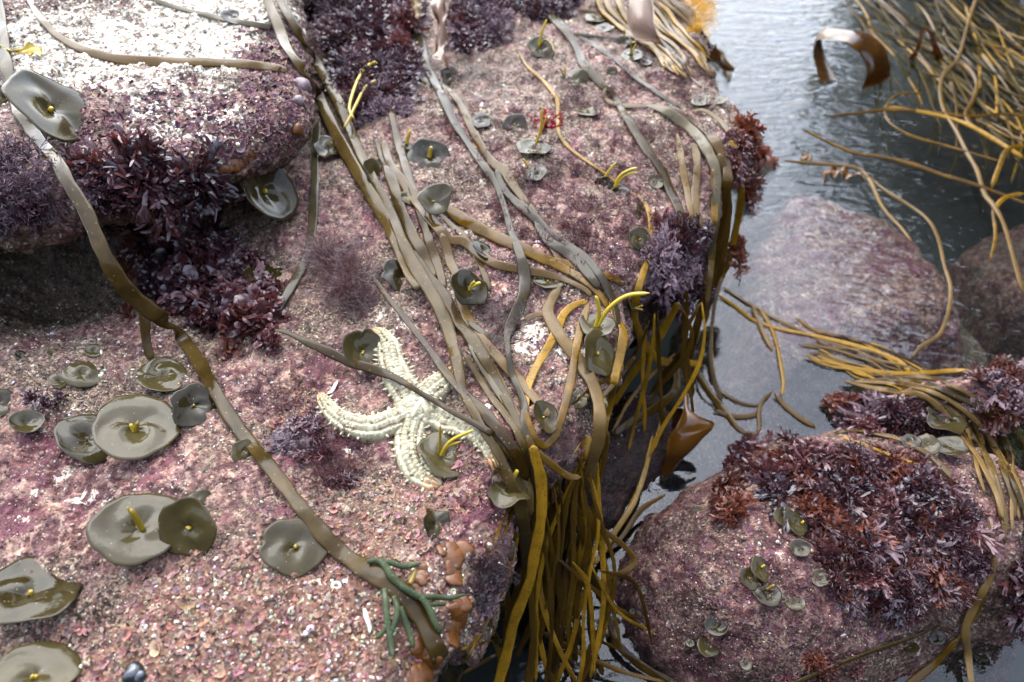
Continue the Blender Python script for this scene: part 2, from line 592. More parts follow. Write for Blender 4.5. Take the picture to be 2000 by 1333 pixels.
slab_poly = px_poly([(640, -260), (600, -60), (588, 40), (600, 120), (612, 200), (590, 242), (527, 272), (447, 308), (385, 332), (300, 362),
                     (200, 395), (110, 418), (0, 430), (-160, 440), (-420, 450), (-760, 330), (-900, 0), (-700, -300), (0, -420), (420, -380)], 0.45)
slab_poly = smooth_poly(slab_poly, 4)
_sc = slab_poly.mean(0)
V, F = slab_mesh(slab_poly, _sc[0], _sc[1], lambda X, Y: 0.475 + 0.03 * (Y - 0.8) - 0.02 * (X + 0.4) + 0.012 * fbm(np.column_stack([X, Y, X * 0]), 5.0, 2, 71), 0.042, 0.042, 1500, 330, 60, 30)
if vnormals(V, F)[:1500 * 300, 2].mean() < 0: F = F[:, ::-1]
V = rough(V, F, [(10.0, 0.016, 'f', 61), (30.0, 0.009, 'f', 66), (62.0, 0.0065, 'w', 62), (130.0, 0.0036, 'w', 63), (300.0, 0.0016, 'f', 64)])
SLABV, SLABF = V, F
idx = (np.arange(0, len(V) // 1500, 3)[:, None] * 1500 + np.arange(0, 1500, 3)[None, :])
support(V[idx.ravel()], grid_faces(idx.shape[0], idx.shape[1], True))

# boulders by the channel and rocks under water: domes over an outline
def dome(name, px, z0, zbase, height, dmax, step, mat, seed, amps, base, lump=0.02):
    poly = smooth_poly(px_poly(px, z0), 5)
    lo, hi = poly.min(0) - 0.06, poly.max(0) + 0.06
    xs = np.arange(lo[0], hi[0], step)
    ys = np.arange(lo[1], hi[1], step)
    X, Y = np.meshgrid(xs, ys)
    XY = np.column_stack([X.ravel(), Y.ravel()])
    P3 = np.column_stack([XY, XY[:, :1] * 0])
    d = poly_dist(XY, poly) + fbm(P3, 12.0, 3, seed) * 0.012
    q = 1 - np.clip(d / dmax, 0, 1)
    sq = np.clip((d + fbm(P3, 6.0, 3, 23) * 0.05) / 0.16, 0, 1)
    prof = sq * sq * (3 - 2 * sq) if dmax > 0.2 else np.sqrt(np.maximum(1 - q ** 2.2, 0))
    z = zbase + height * prof + fbm(P3, 7.0, 3, seed + 3) * lump * np.clip(d / 0.05, 0, 1)
    z = np.where(d < 0, zbase + d * 3.0, z)
    V = np.column_stack([XY, np.maximum(z, -0.40)])
    F = grid_faces(len(ys), len(xs))
    if vnormals(V, F)[:, 2].mean() < 0: F = F[:, ::-1]
    V = rough(V, F, amps)
    k = 3
    nr, nc = len(ys), len(xs)
    idx = (np.arange(0, nr, k)[:, None] * nc + np.arange(0, nc, k)[None, :])
    support(V[idx.ravel()], grid_faces(idx.shape[0], idx.shape[1]))
    Z = zones(V, [], base)
    Z[:, 1] += 0.35 * fbm(V, 9.0, 3, seed + 9)
    Z[:, 2] += 0.35 * fbm(V, 8.0, 3, seed + 10)
    if dmax > 0.2:      # light lost in deeper water, put into the shelf rim's colour as brown
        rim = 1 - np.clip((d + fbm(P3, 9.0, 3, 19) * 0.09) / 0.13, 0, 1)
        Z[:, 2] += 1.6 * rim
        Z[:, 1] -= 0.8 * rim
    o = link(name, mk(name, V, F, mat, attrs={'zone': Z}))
    return o

R1 = [(26.0, 0.010, 'f', 81), (64.0, 0.005, 'w', 82), (140.0, 0.0026, 'w', 83), (300.0, 0.0012, 'f', 84)]
R2 = [(20.0, 0.010, 'f', 85), (70.0, 0.005, 'w', 86)]
o = dome('shore_boulder', [(1185, 1150), (1205, 1075), (1250, 1000), (1320, 945), (1400, 905), (1480, 868), (1580, 845), (1700, 850), (1830, 880), (1940, 920),
                     (2050, 1000), (2080, 1130), (2020, 1240), (1880, 1300), (1760, 1350), (1600, 1420), (1420, 1400), (1290, 1330), (1215, 1240)],
     0.02, -0.10, 0.26, 0.17, 0.0019, M['boulder'], 91, R1, (0, 0.03, 0.02, 0))
tag(o, 'rounded maroon boulder rising from the channel under a mat of red weed', 'boulder')
o = dome('shore_boulder', [(1640, 850), (1660, 800), (1740, 765), (1840, 735), (2000, 700), (2200, 690), (2350, 850), (2250, 1000), (2080, 990), (1990, 930), (1850, 900), (1720, 880)],
     0.02, -0.10, 0.24, 0.13, 0.0035, M['boulder'], 95, R2, (0.1, 0.25, -0.1, 0))
tag(o, 'low pink boulder behind the maroon one, crossed by a bundle of tan straps', 'boulder')
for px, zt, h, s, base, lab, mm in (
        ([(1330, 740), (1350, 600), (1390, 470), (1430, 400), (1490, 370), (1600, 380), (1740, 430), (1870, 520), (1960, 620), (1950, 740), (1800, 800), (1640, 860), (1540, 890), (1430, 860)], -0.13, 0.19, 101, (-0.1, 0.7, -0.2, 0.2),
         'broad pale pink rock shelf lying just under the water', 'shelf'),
        ([(1890, 470), (1960, 420), (2080, 420), (2200, 520), (2150, 660), (2020, 620), (1930, 550)], -0.14, 0.10, 105, (-0.3, 0.35, -0.2, 0.05),
         'dark red rock under the water at the right edge', 'boulder'),
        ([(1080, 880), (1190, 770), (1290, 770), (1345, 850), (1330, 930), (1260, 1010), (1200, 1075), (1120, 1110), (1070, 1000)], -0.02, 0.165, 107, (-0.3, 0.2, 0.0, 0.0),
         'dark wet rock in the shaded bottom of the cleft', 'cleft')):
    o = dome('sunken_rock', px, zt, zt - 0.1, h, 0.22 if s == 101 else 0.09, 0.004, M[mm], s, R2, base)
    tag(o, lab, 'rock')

# seabed and water
P = 60.0
tag(link('sea_floor', mk('sea_floor', np.array([(-P, -P, -.31), (P, -P, -.31), (P, P, -.31), (-P, P, -.31)]), np.array([[0, 1, 2, 3]]), M['floor'])), kind='structure')
tag(link('water', mk('water', np.array([(-P, -P, 0), (P, -P, 0), (P, P, 0), (-P, P, 0)]), np.array([[0, 1, 2, 3]]), M['water'])), kind='structure')

# the dark shore that stands beyond the pool, mirrored in the water
def shore(cp, height, dmax, seed, step=0.04):
    cp = smooth_poly(np.array(cp), 5)
    lo, hi = cp.min(0) - 0.2, cp.max(0) + 0.2
    xs, ys = np.arange(lo[0], hi[0], step), np.arange(lo[1], hi[1], step)
    X, Y = np.meshgrid(xs, ys)
    XY = np.column_stack([X.ravel(), Y.ravel()])
    P3 = np.column_stack([XY, XY[:, :1] * 0])
    d = poly_dist(XY, cp) + fbm(P3, 3.0, 3, seed) * 0.12
    q = 1 - np.clip(d / dmax, 0, 1)
    z = -0.3 + (height + fbm(P3, 1.6, 3, seed + 1) * 0.3) * np.sqrt(np.maximum(1 - q ** 2, 0))
    V = np.column_stack([XY, np.where(d < 0, -0.36, z)])
    F = grid_faces(len(ys), len(xs))
    if vnormals(V, F)[:, 2].mean() < 0: F = F[:, ::-1]
    V = rough(V, F, [(9.0, 0.05, 'f', 3)])
    tag(link('unseen_shore', mk('unseen_shore', V, F, M['floor'])), kind='structure')
shore([(1.72, 1.35), (1.62, 2.0), (1.58, 2.7), (1.78, 3.6), (2.0, 4.6), (3.4, 5.0), (4.5, 3.0), (3.6, 1.0), (2.2, 0.9)], 2.1, 0.32, 5, 0.03)
# added shore, out of view behind the camera, to darken reflections on curved surfaces
shore([(-3.4, -0.9), (-1.5, -0.75), (0.0, -0.85), (1.5, -0.7), (3.0, -0.5), (3.4, -2.6), (0.0, -3.2), (-3.6, -2.8)], 2.0, 0.7, 15, 0.05)

# ---------------------------------------------------------------- setting things down
_ov, _of = [], []
_n = 0
for V, F in SUPPORT:
    _ov.append(V)
    _of.append(F + _n)
    _n += len(V)
_ov = np.vstack(_ov)
_of = np.vstack(_of)
BVH = BVHTree.FromPolygons(_ov.tolist(), _of.tolist())
CAMV = Vector(CAMP)

def hit(u, v, water=True):
    """Where a viewing ray meets rock or water: point, normal, depth (along the optical axis)."""
    d = rays(u, v)
    L = float(np.linalg.norm(d))
    loc, nor, i, dist = BVH.ray_cast(CAMV, Vector(d))
    tw = -CAM_H / d[2] if d[2] < 0 else 1e9
    if loc is not None and not (water and tw < dist / L):
        if nor.dot(Vector(d)) > 0: nor = -nor
        return np.array(loc), np.array(nor), dist / L
    if not water:
        tw = -(CAM_H + 0.29) / d[2]
    return CAMP + d * tw, np.array([0, 0, 1.0]), tw

def zblobs(lst):
    out = []
    for (u, v, r, ch, s) in lst:
        p, n, d = hit(u, v)
        out.append((p, r * d / FPX * 1.15, ch, s))
    return out

W_, G_, B_, O_ = 0, 1, 2, 3
Z = zones(MAINV, zblobs([
    (1050, 665, 55, W_, .75), (1130, 690, 45, W_, .4), (770, 640, 40, W_, .35), (120, 960, 60, W_, .25), (1390, 250, 60, W_, .2),
    (40, 1030, 110, G_, .55), (150, 960, 90, G_, .5), (70, 900, 70, G_, .5), (290, 930, 60, G_, .4), (980, 1000, 80, G_, .45), (700, 800, 150, G_, .3),
    (520, 760, 120, G_, .3), (950, 900, 100, G_, .3), (640, 400, 120, G_, .25), (1050, 600, 150, G_, .2), (1180, 480, 140, G_, .25), (400, 900, 140, G_, .3),
    (950, 1120, 80, G_, .35), (860, 1050, 100, G_, .2), (300, 1080, 80, G_, .3), (1350, 400, 90, G_, .3), (560, 1000, 100, G_, .1),
    (100, 600, 210, B_, .55), (90, 520, 130, B_, .4), (330, 740, 130, B_, .35), (500, 500, 90, B_, .35), (560, 330, 100, B_, .3), (860, 150, 120, B_, .3), (800, 380, 60, B_, .2),
    (600, 560, 120, B_, .25), (200, 1180, 120, B_, .15), (640, 690, 90, B_, .2), (1000, 150, 130, B_, .2),
    (450, 1260, 190, O_, .4), (640, 1220, 170, O_, .45), (700, 1020, 130, O_, .38), (760, 1180, 90, O_, .35), (250, 1250, 140, O_, .3), (870, 970, 70, O_, .25),
    (820, 1290, 60, O_, .3), (600, 820, 60, O_, .15)]), (0, -0.02, -0.05, -0.12))
mr = link('shore_rock', mk('shore_rock', MAINV, MAINF, M['rock'], attrs={'zone': Z}))
tag(mr, 'large pink and brown encrusted rock carrying the starfish and most of the weed', 'rock')
Z = zones(SLABV, zblobs([
    (230, 60, 230, W_, .47), (60, 120, 160, W_, .36), (330, 150, 120, W_, .3), (400, 250, 70, W_, .7), (320, 230, 50, W_, .3), (470, 90, 60, W_, .35), (420, 30, 120, W_, .5),
    (520, 230, 90, G_, .3), (230, 320, 130, G_, .3), (330, 290, 90, G_, .3), (280, 200, 100, G_, .25),
    (540, 170, 90, O_, .38), (250, 260, 70, O_, .2), (540, 100, 60, O_, .25)]), (0, 0.08, -0.2, -0.1))
slab = link('rock_slab', mk('rock_slab', SLABV, SLABF, M['slab'], attrs={'zone': Z}))
tag(slab, 'overhanging slab bleached white on top at the upper left', 'rock')

# ---------------------------------------------------------------- materials of the living things
def weed_material(name, base, dark, spot=None, spot_at=0.87, spot_size=0.34, rough=0.24, spec=0.62, trans=(0.25, 0.12, 0.01), tr=0.12, scale=360.0, mottle=0.0):
    m = NT(name)
    co = m.coord()
    oi = m.n('ShaderNodeObjectInfo')
    rnd = oi.outputs['Random']
    n = m.noise(co, 24.0, 4.0, 0.65)
    f = m.math('ADD', m.math('MULTIPLY', n, 0.7), m.math('MULTIPLY', rnd, 0.45))
    col = m.ramp(f, [(0.36, tuple(c * 0.8 for c in dark)), (0.56, base), (0.82, tuple(min(1, c * 1.5) for c in base))])
    if mottle:
        mo = m.rng(m.noise(co, 75.0, 4.0, 0.7, 0.6), 0.50, 0.60, 0.0, mottle)
        col = m.mix(mo, col, tuple(c * 0.28 for c in base))
    if spot:
        v = m.sep(m.voro(co, scale))
        d = m.voro(co, scale, out='Distance')
        s = m.math('MULTIPLY', m.math('GREATER_THAN', v[0], spot_at), m.math('LESS_THAN', d, spot_size))
        col = m.mix(m.math('MULTIPLY', s, 0.75), col, spot)
    h = m.math('ADD', m.noise(co, 90.0, 3.0, 0.6), m.math('MULTIPLY', m.noise(co, 420.0, 2.0), 0.16))
    nrm = m.bump(h, 0.14, 0.0018)
    ro = m.rng(m.noise(co, 55.0, 4.0, 0.7), 0.3, 0.75, rough * 0.7, rough * 1.7)
    b = m.pbr(Base_Color=col, Roughness=ro, Specular_IOR_Level=spec, Normal=nrm)
    t = m.n('ShaderNodeBsdfTranslucent')
    m.put(t.inputs['Color'], trans)
    mx = m.n('ShaderNodeMixShader')
    mx.inputs[0].default_value = tr
    m.l(b.outputs[0], mx.inputs[1])
    m.l(t.outputs[0], mx.inputs[2])
    return m.done(mx)

M['olive'] = weed_material('olive_weed', (0.037, 0.0225, 0.006), (0.02, 0.0115, 0.0026), (0.16, 0.12, 0.06), 0.93, 0.26, rough=0.12, spec=0.09)
M['brown'] = weed_material('brown_weed', (0.036, 0.0185, 0.0025), (0.017, 0.0085, 0.0011), (0.14, 0.09, 0.03), 0.93, 0.26, rough=0.11, spec=0.12, trans=(0.30, 0.13, 0.01), tr=0.16)
M['gold'] = weed_material('golden_weed', (0.112, 0.058, 0.004), (0.05, 0.024, 0.0018), (0.05, 0.018, 0.003), 0.72, 0.36, rough=0.14, spec=0.11, trans=(0.4, 0.18, 0.01), tr=0.14, mottle=0.35)
M['tan'] = weed_material('tan_weed', (0.06, 0.035, 0.011), (0.034, 0.019, 0.005), (0.040, 0.020, 0.008), 0.84, 0.30, rough=0.16, spec=0.09, mottle=0.12)
M['grey'] = weed_material('grey_weed', (0.038, 0.029, 0.015), (0.024, 0.017, 0.008), None, rough=0.14, spec=0.11)
M['disc'] = weed_material('button_weed_skin', (0.021, 0.0155, 0.0055), (0.012, 0.0085, 0.0026), (0.16, 0.13, 0.07), 0.95, 0.2, rough=0.07, spec=0.13, tr=0.05)
M['tangle'] = weed_material('tangle_weed', (0.024, 0.0145, 0.0014), (0.009, 0.0055, 0.0006), None, rough=0.4, spec=0.05, trans=(0.3, 0.15, 0.01), tr=0.1)
M['yellow'] = weed_material('yellow_receptacle', (0.2, 0.135, 0.008), (0.13, 0.08, 0.004), None, rough=0.35, spec=0.4, trans=(0.6, 0.45, 0.03), tr=0.12)
M['codium'] = weed_material('green_sponge_weed', (0.036, 0.044, 0.016), (0.021, 0.028, 0.009), (0.09, 0.13, 0.05), 0.8, 0.3, rough=0.6, spec=0.2, trans=(0.1, 0.2, 0.02), tr=0.1, scale=600.0)
M['kelp'] = weed_material('kelp_blade', (0.044, 0.0165, 0.002), (0.022, 0.008, 0.001), None, rough=0.12, spec=0.3, trans=(0.4, 0.13, 0.005), tr=0.14)
M['yellowbush'] = weed_material('yellow_bushy_weed', (0.30, 0.15, 0.012), (0.17, 0.08, 0.006), None, rough=0.4, spec=0.4, trans=(0.7, 0.36, 0.02), tr=0.3)
M['dark_red'] = weed_material('dark_red_weed', (0.026, 0.0105, 0.012), (0.012, 0.0052, 0.0065), None, rough=0.15, spec=0.32, trans=(0.1, 0.03, 0.03), tr=0.1)
M['maroon'] = weed_material('maroon_weed', (0.042, 0.015, 0.0145), (0.02, 0.0075, 0.008), None, rough=0.16, spec=0.3, trans=(0.16, 0.035, 0.025), tr=0.15)
M['redbrown'] = weed_material('red_brown_weed', (0.062, 0.019, 0.011), (0.028, 0.009, 0.006), None, rough=0.25, spec=0.18, trans=(0.28, 0.055, 0.014), tr=0.14)
M['mauve'] = weed_material('mauve_coated_weed', (0.074, 0.045, 0.048), (0.024, 0.0145, 0.017), (0.26, 0.19, 0.19), 0.72, 0.35, rough=0.42, spec=0.11, trans=(0.1, 0.03, 0.04), tr=0.05, scale=330.0)
M['plume'] = weed_material('plumy_red_weed', (0.04, 0.02, 0.019), (0.016, 0.009, 0.009), None, rough=0.5, spec=0.4, trans=(0.2, 0.04, 0.03), tr=0.1)
M['scarlet'] = weed_material('scarlet_weed', (0.08, 0.006, 0.007), (0.05, 0.004, 0.005), None, rough=0.2, spec=0.4, trans=(0.6, 0.02, 0.02), tr=0.15)

def speck_material(name, rough=0.6, spec=0.3):
    m = NT(name)
    a = m.attr('shade')['Color']
    co = m.coord()
    n = m.noise(co, 500.0, 3.0, 0.7)
    col = m.mix(m.rng(n, 0.35, 0.7, 0.0, 0.45), a, m.mix(1.0, a, (0.35, 0.28, 0.28), 'MULTIPLY'))
    return m.done(m.pbr(Base_Color=col, Roughness=rough, Specular_IOR_Level=spec, Normal=m.bump(n, 0.4, 0.001)))
M['flake'] = speck_material('coralline_flakes', 0.55, 0.14)
M['grit'] = speck_material('shell_grit', 0.5, 0.2)
M['turf'] = weed_material('red_turf', (0.055, 0.018, 0.018), (0.022, 0.008, 0.009), None, rough=0.4, spec=0.5, trans=(0.2, 0.035, 0.03), tr=0.12)

def star_material():
    m = NT('starfish_skin')
    co = m.coord()
    a = m.sep(m.attr('shade')['Color'])
    n = m.noise(co, 160.0, 5.0, 0.7)
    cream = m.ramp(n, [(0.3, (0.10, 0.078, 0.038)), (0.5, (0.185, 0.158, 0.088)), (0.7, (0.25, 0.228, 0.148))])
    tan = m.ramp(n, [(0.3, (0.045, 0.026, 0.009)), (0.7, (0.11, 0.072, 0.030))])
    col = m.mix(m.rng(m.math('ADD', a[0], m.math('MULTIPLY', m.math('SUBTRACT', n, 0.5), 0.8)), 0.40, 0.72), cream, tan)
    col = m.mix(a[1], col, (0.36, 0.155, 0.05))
    return m.done(m.pbr(Base_Color=col, Roughness=0.42, Specular_IOR_Level=0.45, Subsurface_Weight=0.0, Normal=m.bump(m.noise(co, 700.0, 3.0), 0.35, 0.001)))
M['star'] = star_material()

# ---------------------------------------------------------------- straps
def catmull(P, n):
    P = np.asarray(P, float)
    m = len(P)
    if m == 2:
        t = np.linspace(0, 1, n)[:, None]
        return P[0] + (P[1] - P[0]) * t
    E = np.vstack([2 * P[0] - P[1], P, 2 * P[-1] - P[-2]])
    s = np.linspace(0, m - 1, n)
    k = np.minimum(s.astype(int), m - 2)
    t = (s - k)[:, None]
    a, b, c, d = E[k], E[k + 1], E[k + 2], E[k + 3]
    return 0.5 * (2 * b + (c - a) * t + (2 * a - 5 * b + 4 * c - d) * t * t + (3 * b - a - 3 * c + d) * t ** 3)

def gsmooth(x, it=2):
    for _ in range(it):
        y = np.concatenate([x[:1], x, x[-1:]])
        x = 0.25 * y[:-2] + 0.5 * y[1:-1] + 0.25 * y[2:]
    return x

RNG = np.random.default_rng(7)

def path3d(pts, lift, water=True, step=9.0):
    """Photograph points (u, v, width[, z]) -> points in space on the rock or water, or at the height z; widths in metres, normals."""
    P = [(p[0], p[1], p[2], p[3] if len(p) > 3 else None) for p in pts]
    dep = []
    for (u, v, w, z) in P:
        if z is None:
            dep.append(hit(u, v, water)[2])
        else:
            dep.append((z - CAM_H) / float(rays(u, v)[2]))
    A = np.column_stack([[p[0] for p in P], [p[1] for p in P], [p[2] for p in P], dep])
    L = float(np.hypot(*np.diff(A[:, :2], axis=0).T).sum())
    n = int(np.clip(L / step, 8, 170))
    S = catmull(A, n)
    S[:, 2] = np.maximum(S[:, 2], 1.0)
    k = np.minimum(np.linspace(0, len(P) - 1, n).astype(int), len(P) - 2)
    free = np.array([P[i][3] is not None and P[i + 1][3] is not None for i in k])
    dh, nor = np.zeros(n), np.zeros((n, 3))
    for i in range(n):
        p, nn, d = hit(S[i, 0], S[i, 1], water)
        dh[i] = d
        nor[i] = nn if not free[i] else (0, -0.6, 0.8)
    ds = np.where(free, S[:, 3], dh)
    ds = gsmooth(ds, 5)
    lim = dh - lift
    for _ in range(3):
        ds = gsmooth(np.minimum(ds, lim), 2)
    ds = np.minimum(ds, dh - lift * 0.5)
    R = rays(S[:, 0], S[:, 1])
    X = CAMP + R * ds[:, None]
    W = S[:, 2] * ds / FPX
    for a in range(3):
        nor[:, a] = gsmooth(nor[:, a], 12)
    view = -R / np.linalg.norm(R, axis=1, keepdims=True)
    N = nor * 0.75 + view * 0.35
    N /= np.linalg.norm(N, axis=1, keepdims=True) + 1e-9
    return X, W, N

def sweep(X, W, N, flat=0.24, tw=0.25, seed=0, ends=(0.5, 0.5), sides=12, tmin=0.0006):
    """A flattened strap along X, width W, lying across N."""
    n = len(X)
    T = np.gradient(X, axis=0)
    T /= np.linalg.norm(T, axis=1, keepdims=True) + 1e-12
    B = np.cross(T, N)
    B /= np.linalg.norm(B, axis=1, keepdims=True) + 1e-12
    N = np.cross(B, T)
    s = np.linspace(0, n * 0.16, n)
    r = np.random.default_rng(seed)
    ph = r.uniform(0, 6.28, 3)
    roll = 0.6 * tw * (np.sin(s * 0.9 + ph[0]) + 0.6 * np.sin(s * 2.1 + ph[1]))
    Br = B * np.cos(roll)[:, None] + N * np.sin(roll)[:, None]
    Nr = N * np.cos(roll)[:, None] - B * np.sin(roll)[:, None]
    W = W * (1 + 0.06 * np.sin(s * 3.1 + ph[2]) + 0.05 * np.sin(s * 7.3 + ph[0]) + r.normal(0, 0.018, n))
    e = np.ones(n)
    q = np.linspace(0, 1, n)
    ln = max(1e-6, float(np.linalg.norm(np.diff(X, axis=0), axis=1).sum()))
    wl_ = float(np.mean(W)) / ln
    for k, qq in ((0, q), (1, 1 - q)):
        e = np.minimum(e, np.sqrt(np.clip(qq / max(1e-6, wl_ * ends[k]), 0.02, 1)))
    a = np.linspace(0, 2 * np.pi, sides, endpoint=False)
    ca, sa = np.cos(a), np.sin(a)
    hw = W * 0.5 * e
    ht = np.maximum(W * 0.5 * flat, tmin) * np.sqrt(e)
    V = X[:, None] + Br[:, None] * (hw[:, None] * (np.sign(ca) * np.abs(ca) ** 0.62)[None])[..., None] + Nr[:, None] * (ht[:, None] * (np.sign(sa) * np.abs(sa) ** 0.62)[None])[..., None]
    F = grid_faces(n, sides, True)
    V = V.reshape(-1, 3)
    m = len(V)
    V = np.vstack([V, X[:1], X[-1:]])
    k = np.arange(sides)
    c0 = np.column_stack([np.full(sides, m), (k + 1) % sides, k, k])
    c1 = np.column_stack([np.full(sides, m + 1), (n - 1) * sides + k, (n - 1) * sides + (k + 1) % sides, (n - 1) * sides + (k + 1) % sides])
    return V, F, np.vstack([c0, c1])[:, :3]

def join(parts):
    """[(V, quads, tris)] -> V, faces as quads with tris listed apart."""
    Vs, Qs, Ts, n = [], [], [], 0
    for V, Q, T in parts:
        Vs.append(V)
        Qs.append(Q + n)
        if T is not None: Ts.append(T + n)
        n += len(V)
    return np.vstack(Vs), np.vstack(Qs), (np.vstack(Ts) if Ts else None)

def mkqt(name, V, Q, T, mat, attrs=None):
    me = bpy.data.meshes.new(name)
    V = np.ascontiguousarray(V, np.float32)
    me.vertices.add(len(V))
    me.vertices.foreach_set('co', V.ravel())
    nt = 0 if T is None else len(T)
    li = np.concatenate([Q.ravel(), T.ravel()]) if nt else Q.ravel()
    me.loops.add(len(li))
    me.loops.foreach_set('vertex_index', li.astype(np.int32))
    st = np.concatenate([np.arange(len(Q)) * 4, len(Q) * 4 + np.arange(nt) * 3])
    me.polygons.add(len(Q) + nt)
    me.polygons.foreach_set('loop_start', st.astype(np.int32))
    me.polygons.foreach_set('use_smooth', np.ones(len(st), bool))
    me.update(calc_edges=True)
    for an, av in (attrs or {}).items():
        a = me.color_attributes.new(an, 'FLOAT_COLOR', 'POINT')
        a.data.foreach_set('color', np.ascontiguousarray(av, np.float32).ravel())
    if mat: me.materials.append(mat)
    return me

_sid = [0]
def strap(mat, label, pts, forks=(), lift=4, group=None, flat=0.18, tw=0.25, name='seaweed_strap', cat='seaweed strap', water=True, wscale=0.86):
    parts = []
    for k, line in enumerate([pts] + list(forks)):
        _sid[0] += 1
        X, W, N = path3d(line, lift * 0.001 + (0.0004 * k), water)
        parts.append(sweep(X, W * wscale, N, flat, tw, _sid[0], ends=(0.05 if k else 0.5, 0.5)))
    o = link(name, mkqt(name, *join(parts), M[mat]))
    tag(o, label, cat, group)
    return o

def hang(pts, z0, z1):
    """Give a run of points heights going evenly from z0 to z1."""
    p = np.array([q[:2] for q in pts], float)
    s = np.concatenate([[0], np.cumsum(np.hypot(*np.diff(p, axis=0).T))])
    s /= s[-1]
    return [(q[0], q[1], q[2], z0 + (z1 - z0) * t) for q, t in zip(pts, s)]

# the big straps of the left and middle, traced one by one
strap('olive', 'long thick grey-brown strap from the slab down to the bottom edge',
      [(-8, -10, 24), (4, 60, 26), (12, 130, 28), (28, 195, 30), (62, 255, 31), (102, 303, 31, .505), (135, 360, 32, .50), (168, 415, 33, .485), (200, 490, 36, .465), (238, 556, 38, .43), (288, 603, 38, .395),
       (338, 640, 32, .37), (384, 700, 30), (420, 765, 31), (462, 832, 32), (511, 892, 34), (560, 955, 35), (610, 1020, 36), (660, 1075, 39), (720, 1115, 44), (775, 1150, 47),
       (820, 1200, 46), (850, 1262, 44), (888, 1345, 42)],
      forks=[[(276, 592, 24, .40), (283, 625, 24, .385), (284, 655, 19, .37), (291, 690, 22, .355), (300, 700, 18, .35)]], lift=9, flat=0.22, tw=0.12)
strap('brown', 'flat brown-gold strap curving across the white top of the slab',
      [(50, -14, 16), (85, 42, 17), (130, 82, 19), (200, 109, 24), (280, 120, 27), (400, 122, 26), (500, 128, 23), (540, 133, 20), (562, 139, 12)], lift=5, flat=0.22)
strap('grey', 'thin grey strap crossing the top edge of the slab under a small button',
      [(275, -8, 10), (350, 16, 12), (430, 36, 15), (480, 45, 14), (532, 54, 13)], lift=4)
strap('olive', 'left one of the two long twin straps crossing the picture beside the dark tuft',
      [(518, -8, 22), (542, 46, 24), (560, 92, 25), (599, 148, 27), (630, 204, 28), (659, 268, 29), (697, 335, 29), (729, 388, 29), (758, 440, 30), (782, 490, 29), (797, 533, 26), (818, 566, 20)], lift=17, flat=0.22)
strap('olive', 'right one of the two long twin straps, reaching into the hanging bundle',
      [(542, -8, 22), (570, 42, 23), (602, 95, 25), (637, 155, 25), (666, 208, 25), (690, 268, 25), (712, 317, 22), (733, 356, 19), (761, 410, 21), (785, 470, 27), (812, 525, 32), (846, 578, 34),
       (869, 625, 32), (884, 675, 29), (895, 720, 26), (905, 765, 22), (925, 805, 20), (950, 850, 21), (974, 887, 22), (995, 935, 26, .315), (1012, 983, 29, .29), (1024, 1030, 30, .25), (1028, 1100, 27, .18), (1032, 1170, 24, .10)], lift=21, flat=0.22)
strap('olive', 'smooth brown strap coming out from under the long twin straps above the starfish',
      [(800, 490, 18), (812, 505, 22), (839, 544, 27), (866, 577, 29), (886, 618, 29), (915, 652, 30), (940, 690, 29), (965, 735, 25), (990, 782, 22), (1010, 825, 20), (1030, 880, 18, .32), (1040, 950, 18, .29), (1045, 1050, 16, .2)], lift=9, flat=0.22)
strap('olive', 'pale-speckled strap hanging from the tip of the dark tuft',
      [(733, 268, 9), (750, 310, 22), (765, 350, 25), (780, 400, 26), (803, 455, 28), (826, 495, 27), (848, 545, 22)], lift=6)
strap('brown', 'dark brown strap forking in two above the small folded button',
      [(748, 270, 16), (761, 318, 22), (785, 355, 24), (812, 392, 26), (832, 419, 26), (853, 442, 26), (876, 468, 25), (905, 472, 24), (937, 497, 24), (971, 517, 23), (1015, 527, 21), (1055, 534, 20), (1096, 544, 17), (1140, 564, 14), (1156, 580, 9)],
      forks=[[(862, 455, 20), (872, 482, 22), (880, 513, 22), (890, 534, 22), (897, 560, 20)]], lift=7)
strap('brown', 'nearly black-brown strap falling straight from the dark tuft',
      [(763, 212, 16), (779, 282, 20), (795, 335, 21), (812, 385, 22), (827, 435, 23), (840, 475, 23), (855, 520, 22), (869, 568, 14)], lift=6)
strap('gold', 'broad orange-gold strap crossing from the folded button to a fork by the rock edge',
      [(785, 388, 14), (830, 398, 20), (876, 409, 26), (903, 429, 30), (941, 449, 30), (974, 466, 30), (1015, 483, 28), (1049, 500, 28), (1079, 512, 26), (1123, 519, 20), (1157, 530, 19), (1191, 541, 18), (1222, 556, 12)],
      forks=[[(1068, 508, 18), (1099, 524, 20), (1130, 540, 20), (1157, 561, 19), (1178, 584, 18), (1188, 605, 14)]], lift=6, flat=0.22)
strap('tan', 'narrow tan strap slipping under the forked brown strap toward the middle',
      [(852, 412, 10), (880, 439, 15), (907, 463, 15), (927, 497, 15), (944, 530, 15), (959, 572, 11)], lift=4)
strap('tan', 'pale tan strap running from under the yellow-tipped button to the cupped button by the bundle',
      [(893, 565, 20), (905, 600, 26), (920, 636, 27), (938, 663, 27), (974, 699, 27), (1002, 730, 26), (1027, 758, 25), (1055, 790, 23), (1074, 815, 18)], lift=6)
